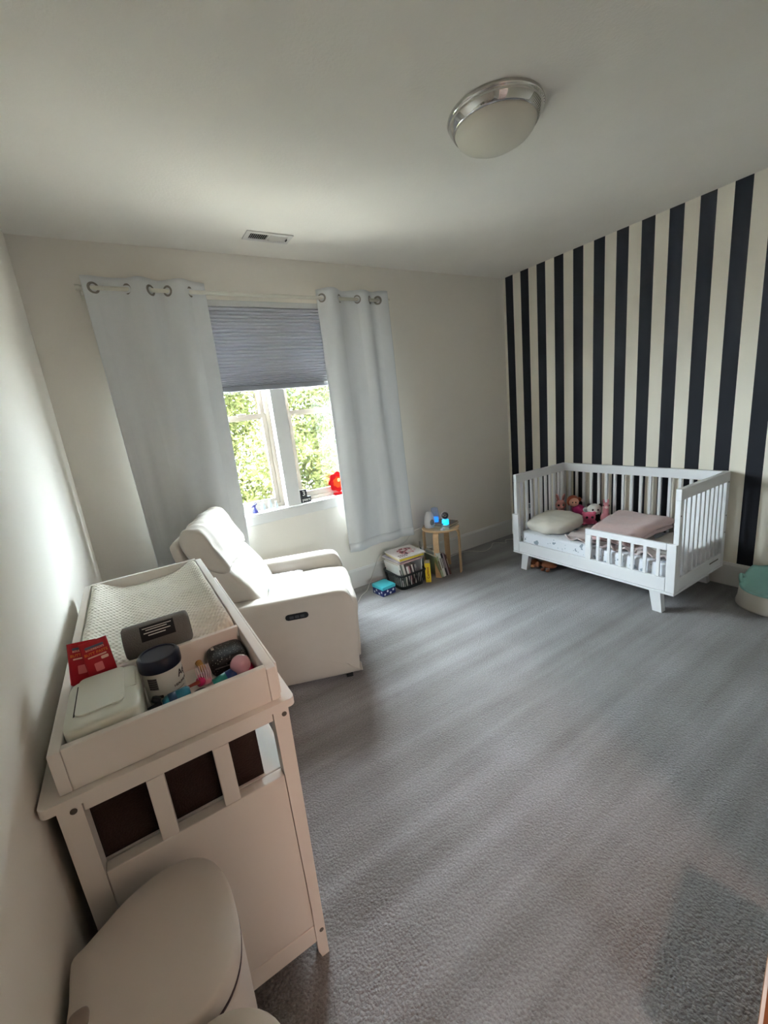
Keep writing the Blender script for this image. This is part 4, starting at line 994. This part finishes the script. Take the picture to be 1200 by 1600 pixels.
for i, (c, nm) in enumerate(cols):
    w = (0.02, 0.018, 0.021, 0.014, 0.018, 0.014, 0.020, 0.014, 0.016, 0.018)[i]
    h = (0.235, 0.24, 0.232, 0.215, 0.20, 0.2, 0.195, 0.205, 0.2, 0.2)[i]
    M = T(x+0.012, 2.917, 0.008) @ R('Y', -11)
    book('%s book standing in the black basket' % nm, w, 0.23, h, c, M, group='books standing in the black basket', spine_bar=(90, 84, 84) if i % 3 == 0 else None); x += w/math.cos(math.radians(11))+0.001
book('white book wedged upright at the end of the black basket', 0.010, 0.2, 0.29, (204, 204, 206), T(2.322, 2.915, 0.008) @ R('Y', 5), group='books standing in the black basket')
# pile lying on top of the standing books
zz = 0.2435
for i, (w, c, nm, dx, dy, rz) in enumerate(((0.016, (170, 140, 134), 'rose brown book at the bottom of the pile on the basket', 0.0, 0.0, 0), (0.012, (188, 178, 196), 'lilac book in the pile on the basket', -0.012, 0.012, 2), (0.016, (214, 190, 54), 'yellow book near the top of the pile on the basket', 0.004, 0.004, -3))):
    M = T(2.105+dx, 2.905+dy, zz) @ R('Z', rz) @ R('Y', 90) @ T(-w, 0, 0)
    book(nm, w, 0.255, 0.25, c, M, group='books lying on the basket'); zz += w+0.0008
mg = thing('picture_book', 'white picture book with a red and pink cover illustration topmost on the basket', 'book', (2.25, 3.04, zz))
M3 = R('Z', -4)
def cover_mat():
    m = mat('picture_cover', (232, 226, 222), 0.3, 0.03)
    nt = m.node_tree; L = nt.links; b = nt.nodes['Principled BSDF']; old = b.inputs['Base Color'].links[0].from_socket
    tc = nt.nodes.new('ShaderNodeTexCoord'); n = nt.nodes.new('ShaderNodeTexNoise'); n.inputs['Scale'].default_value = 34; n.inputs['Detail'].default_value = 5; L.new(tc.outputs['Object'], n.inputs['Vector'])
    sp = nt.nodes.new('ShaderNodeSeparateXYZ'); L.new(tc.outputs['Object'], sp.inputs[0])
    d2 = math_node(nt, 'ADD', math_node(nt, 'POWER', math_node(nt, 'ADD', sp.outputs[0], -0.02), 2.0), math_node(nt, 'POWER', math_node(nt, 'ADD', sp.outputs[1], -0.0), 2.0))
    inside = math_node(nt, 'LESS_THAN', d2, 0.0075)
    r = nt.nodes.new('ShaderNodeValToRGB'); e = r.color_ramp.elements; e[0].position = 0.38; e[0].color = lin((40, 30, 34)); e[1].position = 0.6; e[1].color = lin((232, 226, 222))
    q_ = e.new(0.46); q_.color = lin((160, 40, 56)); q_ = e.new(0.53); q_.color = lin((222, 150, 156)); L.new(n.outputs['Fac'], r.inputs['Fac'])
    mx = nt.nodes.new('ShaderNodeMix'); mx.data_type = 'RGBA'; L.new(inside, mx.inputs[0]); L.new(old, mx.inputs[6]); L.new(r.outputs[0], mx.inputs[7]); L.new(mx.outputs[2], b.inputs['Base Color'])
    return m
bm = bmesh.new(); addbox(bm, -0.135, 0.14, -0.135, 0.135, 0.011, 0.013, M3); addbox(bm, -0.135, 0.14, -0.135, 0.135, 0, 0.002, M3); addbox(bm, -0.135, -0.132, -0.135, 0.135, 0.002, 0.011, M3)
obj('cover', bm, cover_mat(), mg)
bm = bmesh.new(); addbox(bm, -0.132, 0.136, -0.131, 0.131, 0.002, 0.011, M3); obj('pages', bm, mat('paper_222', (222, 214, 200), 0.9), mg)
m_wine = mat('wine_ink', (120, 84, 96), 0.5)
for k, (y0, ln) in enumerate(((0.085, 4), (0.045, 5))):
    for j in range(ln):
        bm = bmesh.new(); xx = -0.115+0.022*j; addbox(bm, xx, xx+0.015, -0.12+0.03*k, -0.10+0.03*k, 0.013, 0.0134, M3); obj('cover_print', bm, m_wine, mg)

# star box
sb = thing('star_box', 'small gift box with teal lid and navy sides printed with white stars', 'box', (1.975, 3.005, 0), math.radians(6))
m_navy = mat('navy_card', (24, 36, 96), 0.6); m_teal = mat('teal_card', (64, 176, 190), 0.5, 0.03); m_star = mat('star_white', (226, 228, 236), 0.6)
obj('body', boxbm(-0.068, 0.068, -0.075, 0.075, 0, 0.06), m_navy, sb)
obj('lid', boxbm(-0.071, 0.071, -0.078, 0.078, 0.058, 0.085, 0.0015), m_teal, sb)
star = [(math.cos(PI/2+k*PI/5)*(0.014 if k % 2 == 0 else 0.006), math.sin(PI/2+k*PI/5)*(0.014 if k % 2 == 0 else 0.006)) for k in range(10)]
for (sx_, sz_) in ((-0.05, 0.018), (-0.018, 0.04), (0.012, 0.016), (0.044, 0.036)):
    bm = prism(star, -0.0757, -0.0751); bmesh.ops.translate(bm, vec=(sx_, 0, sz_), verts=bm.verts[:]); obj('star', bm, m_star, sb)
for (sy_, sz_) in ((-0.052, 0.036), (-0.016, 0.018), (0.02, 0.04), (0.052, 0.018)):
    bm = prism(star, -0.0687, -0.0681, 'x'); bmesh.ops.translate(bm, vec=(0, sy_, sz_), verts=bm.verts[:]); obj('star', bm, m_star, sb)

# cords
m_cord = mat('white_cord', (216, 212, 204), 0.5)
tag(obj('power_cord', tube(smooth_pts([(2.53, 3.08, 0.46), (2.50, 3.10, 0.455), (2.47, 3.2, 0.40), (2.40, 3.255, 0.30), (2.25, 3.262, 0.27), (2.12, 3.262, 0.25), (2.04, 3.262, 0.13), (1.97, 3.25, 0.02), (1.88, 3.15, 0.006), (1.78, 3.08, 0.006), (1.7, 2.99, 0.006)], 6), 0.0028, 6), m_cord, None, True), 'thin white power cord trailing down the window wall behind the star box', 'cord')
tag(obj('charger_cord', tube(smooth_pts([(2.79, 3.19, 0.006), (3.0, 3.24, 0.006), (3.18, 3.22, 0.006), (3.28, 3.09, 0.006), (3.42, 3.12, 0.006), (3.55, 3.2, 0.006), (3.63, 3.10, 0.006), (3.72, 3.17, 0.006), (3.86, 3.06, 0.02), (3.908, 3.026, 0.16), (3.92, 3.026, 0.29)], 6), 0.0028, 6), m_cord, None, True), 'thin white charger cord curling over the carpet to the wall outlet', 'cord')

# ================================================================== teal and white tub
tu = thing('round_tub', 'round white tub with a teal moulded insert on the carpet beside the crib', 'tub', (3.755, 0.885, 0))
m_twh = mat('tub_white', (206, 200, 190), 0.45, 0.02); m_tte = mat('tub_teal', (150, 196, 190), 0.55, 0.05, 30)
obj('base', lathe([(0.0, 0.0), (0.185, 0), (0.190, 0.006), (0.191, 0.014), (0.182, 0.05), (0.176, 0.118), (0.168, 0.121), (0.166, 0.115)], 56), m_twh, tu, True)
def tubring(r, z0, back, n=56):
    out = []
    for k in range(n):
        a = 2*PI*k/n; bq = max(0, math.cos(a-0.3))**1.2         # rises towards the wall
        ear = math.exp(-((a-1.05)/0.22)**2)+math.exp(-((a-(2*PI-0.45))/0.22)**2)
        out.append((r*math.cos(a), r*math.sin(a), z0+back*bq+0.03*ear*(1 if back > 0.05 else 0.3)))
    return out
obj('insert', loft([tubring(0.168, 0.116, 0.0), tubring(0.175, 0.122, 0.03), tubring(0.177, 0.128, 0.09), tubring(0.171, 0.133, 0.10), tubring(0.162, 0.130, 0.085), tubring(0.152, 0.119, 0.05), tubring(0.138, 0.110, 0.01), tubring(0.08, 0.106, 0)]), m_tte, tu, True)
obj('insert_ridge', tube(smooth_pts([(-0.12, 0.03, 0.108), (-0.075, -0.005, 0.118), (-0.05, -0.06, 0.116), (-0.055, -0.10, 0.108)], 6), 0.011, 10), m_tte, tu, True)
obj('insert_lip', tube(smooth_pts([(0.02, 0.165, 0.165), (-0.015, 0.172, 0.185), (-0.045, 0.165, 0.17), (-0.05, 0.158, 0.145)], 6), 0.012, 10), m_tte, tu, True)

# cardboard box at the edge of the view
cbx = thing('cardboard_box', 'open brown cardboard box with a white cut edge on the carpet', 'box', (1.45, 0.03, 0))
m_card = mat('cardboard', (170, 118, 80), 0.8, 0.08, 30); m_cut = mat('card_edge_white', (222, 210, 204), 0.7)
cx0, cx1, cy0, cy1, ch = 1.075, 1.50, -0.18, 0.150, 0.30
M5 = T(1.075, 0.150, 0) @ R('Z', 11) @ T(-1.075, -0.150, 0)
for a in ((cx0, cx1, cy1-0.006, cy1, 0.001, ch), (cx0, cx1, cy0, cy0+0.006, 0.001, ch), (cx0, cx0+0.006, cy0+0.006, cy1-0.006, 0.001, ch), (cx1-0.006, cx1, cy0+0.006, cy1-0.006, 0.001, ch)):
    bm = bmesh.new(); addbox(bm, *a, M5); pn = wpart('panel', bm, m_card, cbx)
    bm = bmesh.new(); addbox(bm, a[0], a[1], a[2], a[3], ch, ch+0.003, M5); wsub('cut_edge', bm, m_cut, pn, cbx)
bm = bmesh.new(); addbox(bm, cx0+0.006, cx1-0.006, cy0+0.006, cy1-0.006, 0.001, 0.006, M5); wpart('box_floor', bm, m_card, cbx)

# ================================================================== window sill ornaments
SZ = WZ0+0.0005
m_bb = mat('chalk_black', (34, 34, 36), 0.7)
b1 = thing('word_block', 'black block lettered years standing on the window sill', 'block', (1.500, D+0.03, SZ))
obj('block', boxbm(-0.043, 0.043, -0.012, 0.012, 0, 0.046, 0.001), m_bb, b1)
text('years', 0.034, m_white_ink, b1, T(0, -0.0124, 0.024) @ R('X', 90))
b2 = thing('number_block', 'small black block with the number 3 on top of the years block', 'block', (1.484, D+0.03, SZ+0.0465))
obj('block', boxbm(-0.028, 0.028, -0.012, 0.012, 0, 0.062, 0.001), m_bb, b2)
text('3', 0.058, m_white_ink, b2, T(0, -0.0124, 0.03) @ R('X', 90))
fl = thing('flower_ornament', 'red and orange glass flower ornament leaning in the window', 'ornament', (1.825, D+0.05, SZ))
def flower(R0, amp, y0, y1, zc_=0.125, n=6):
    pts = [((R0+amp*math.cos(n*a))*math.cos(a), zc_+(R0+amp*math.cos(n*a))*math.sin(a)) for a in [2*PI*k/72 for k in range(72)]]
    return prism(pts, y0, y1)
m_fr = mat('red_glass', (100, 0, 2), 0.6, 0.1, 30, spec=0.03); m_fo = mat('orange_glass', (140, 30, 4), 0.6, 0.08, 30, spec=0.03); m_fc = mat('peach_glass', (200, 120, 60), 0.3)
obj('petals', flower(0.086, 0.006, -0.004, 0.004, 0.115, 8), m_fr, fl); obj('inner_petals', flower(0.048, 0.004, -0.008, -0.0042, 0.112, 7), m_fo, fl)
bm = bmesh.new(); ellipsoid(bm, (0.004, -0.009, 0.13), (0.014, 0.006, 0.016)); obj('centre', bm, m_fc, fl, True)
obj('stand', boxbm(-0.05, 0.03, -0.02, 0.02, 0, 0.02, 0.004), m_fr, fl)
m_ind = mat('indigo', (34, 36, 92), 0.5)
fg = thing('blue_figurine', 'small blue figurine standing on the window sill', 'figurine', (1.068, D+0.03, SZ))
obj('skirt', lathe([(0, 0), (0.026, 0), (0.024, 0.006), (0.010, 0.034), (0.008, 0.045), (0, 0.046)], 20), m_ind, fg, True)
bm = bmesh.new(); ellipsoid(bm, (0, 0, 0.055), (0.01, 0.008, 0.014)); obj('torso', bm, m_ind, fg, True)
bm = bmesh.new(); ellipsoid(bm, (0, 0, 0.077), (0.010, 0.010, 0.011)); obj('head', bm, mat('figure_grey', (140, 140, 170), 0.5), fg, True)
obj('arm', tube([(-0.008, 0, 0.062), (-0.022, -0.004, 0.048)], 0.004, 8), m_ind, fg, True); obj('arm', tube([(0.008, 0, 0.062), (0.02, -0.004, 0.072)], 0.004, 8), m_ind, fg, True)
m_cg = mat('clear_grey_glass', (206, 212, 214), 0.1, 0.02, alpha=0.6, spec=0.7)
for i, (x, r, h, nm) in enumerate(((1.135, 0.022, 0.07, 'short clear glass votive beside the blue figurine'), (1.195, 0.018, 0.085, 'tall clear glass bud vase on the window sill'), (1.245, 0.014, 0.06, 'tiny clear glass bottle next to the window mullion'))):
    t = thing('glass_vase', nm, 'vase', (x, D+0.035, SZ), group='glass pieces on the sill')
    obj('glass', lathe([(0, 0), (r*0.8, 0), (r, h*0.2), (r*0.95, h*0.5), (r*0.55, h*0.78), (r*0.7, h), (r*0.6, h), (r*0.45, h*0.78), (r*0.85, h*0.5), (r*0.9, h*0.2), (0, h*0.08)], 24), m_cg, t, True)
    obj('rim', lathe([(r*0.56, h*0.985), (r*0.72, h*0.985), (r*0.72, h*1.01), (r*0.56, h*1.01), (r*0.56, h*0.985)], 24), m_cg, t, True)

# ================================================================== outside: ground and trees beyond the window
m_bounce_ground = mat('pale_bounce_ground', (226, 223, 217), 0.95, 0.06, 3)  # unseen ground, made pale to bounce daylight up onto the ceiling
g = struct('ground', boxbm(-40, 40, -40, 45, -3.1, -3.0), m_bounce_ground)
m_leaf = leaf_mat('leaves_yellow_green', (50, 54, 31), (78, 80, 47))
m_leaf2 = leaf_mat('leaves_pale_teal', (60, 78, 70), (88, 100, 94))
m_bark = mat('bark', (92, 78, 62), 0.9, 0.2, 10, 0.5, 30)
def tree(label, x, y, zt, rad, n, ml, group, seed, leaf=0.05):
    rnd = random.Random(seed); n = int(n*2.2)
    zb = -3.0; t = thing('tree', label, 'tree', (x, y, zb), 0, group)
    obj('trunk', tube([(0, 0, 0), (0.05, 0, 1.2), (0, 0.04, zt-zb-0.8)], [0.14, 0.11, 0.03], 10), m_bark, t, True)
    vs, fs = [], []
    hh = zt-zb
    clumps = [(rnd.uniform(0, 2*PI), rnd.uniform(0.05, 0.97), rnd.uniform(0.45, 1.0)) for _ in range(150)]
    for i in range(n):
        a0_, f0, q0 = clumps[rnd.randrange(len(clumps))]
        f = min(0.99, max(0.03, f0+rnd.gauss(0, 0.03)))
        rr_ = rad*(1-f**2.2*0.8)
        p = Vector((rr_*q0*math.cos(a0_)+rnd.gauss(0, 0.16), rr_*q0*math.sin(a0_)+rnd.gauss(0, 0.16), f*hh))
        u = Vector((rnd.gauss(0, 1), rnd.gauss(0, 1), rnd.gauss(0, 1))).normalized(); w_ = u.orthogonal().normalized()
        l = leaf*rnd.uniform(0.6, 1.5); b = len(vs)
        vs += [p-u*l, p+w_*l*0.42, p+u*l, p-w_*l*0.42]; fs.append((b, b+1, b+2, b+3))
    me = bpy.data.meshes.new('foliage'); me.from_pydata([tuple(v_) for v_ in vs], [], fs); me.materials.append(ml)
    o = bpy.data.objects.new('foliage', me); COL.objects.link(o); o.parent = t; o['kind'] = 'stuff'
    return t
for i, (x, y, zt, rad, n) in enumerate(((1.0, 8.0, 3.4, 1.3, 11000), (2.7, 8.4, 3.7, 1.4, 11000), (4.3, 8.2, 3.4, 1.3, 10000), (-0.8, 8.6, 3.5, 1.4, 9000), (2.0, 10.4, 4.2, 1.6, 9000), (0.2, 10.6, 4.2, 1.6, 9000), (6.0, 8.8, 3.5, 1.5, 7000))):
    rear = y > 10
    tree('taller yellow-green tree standing behind the nearer row outside the window' if rear else 'yellow-green leafy tree in the nearer row outside the window', x, y, zt, rad, n, m_leaf, 'taller trees behind the nearer row' if rear else 'nearer row of trees outside', 11+i)
tree('pale teal leafy tree farther off outside the right window pane', 4.9, 11.0, 4.3, 1.9, 13000, m_leaf2, None, 40, 0.06)
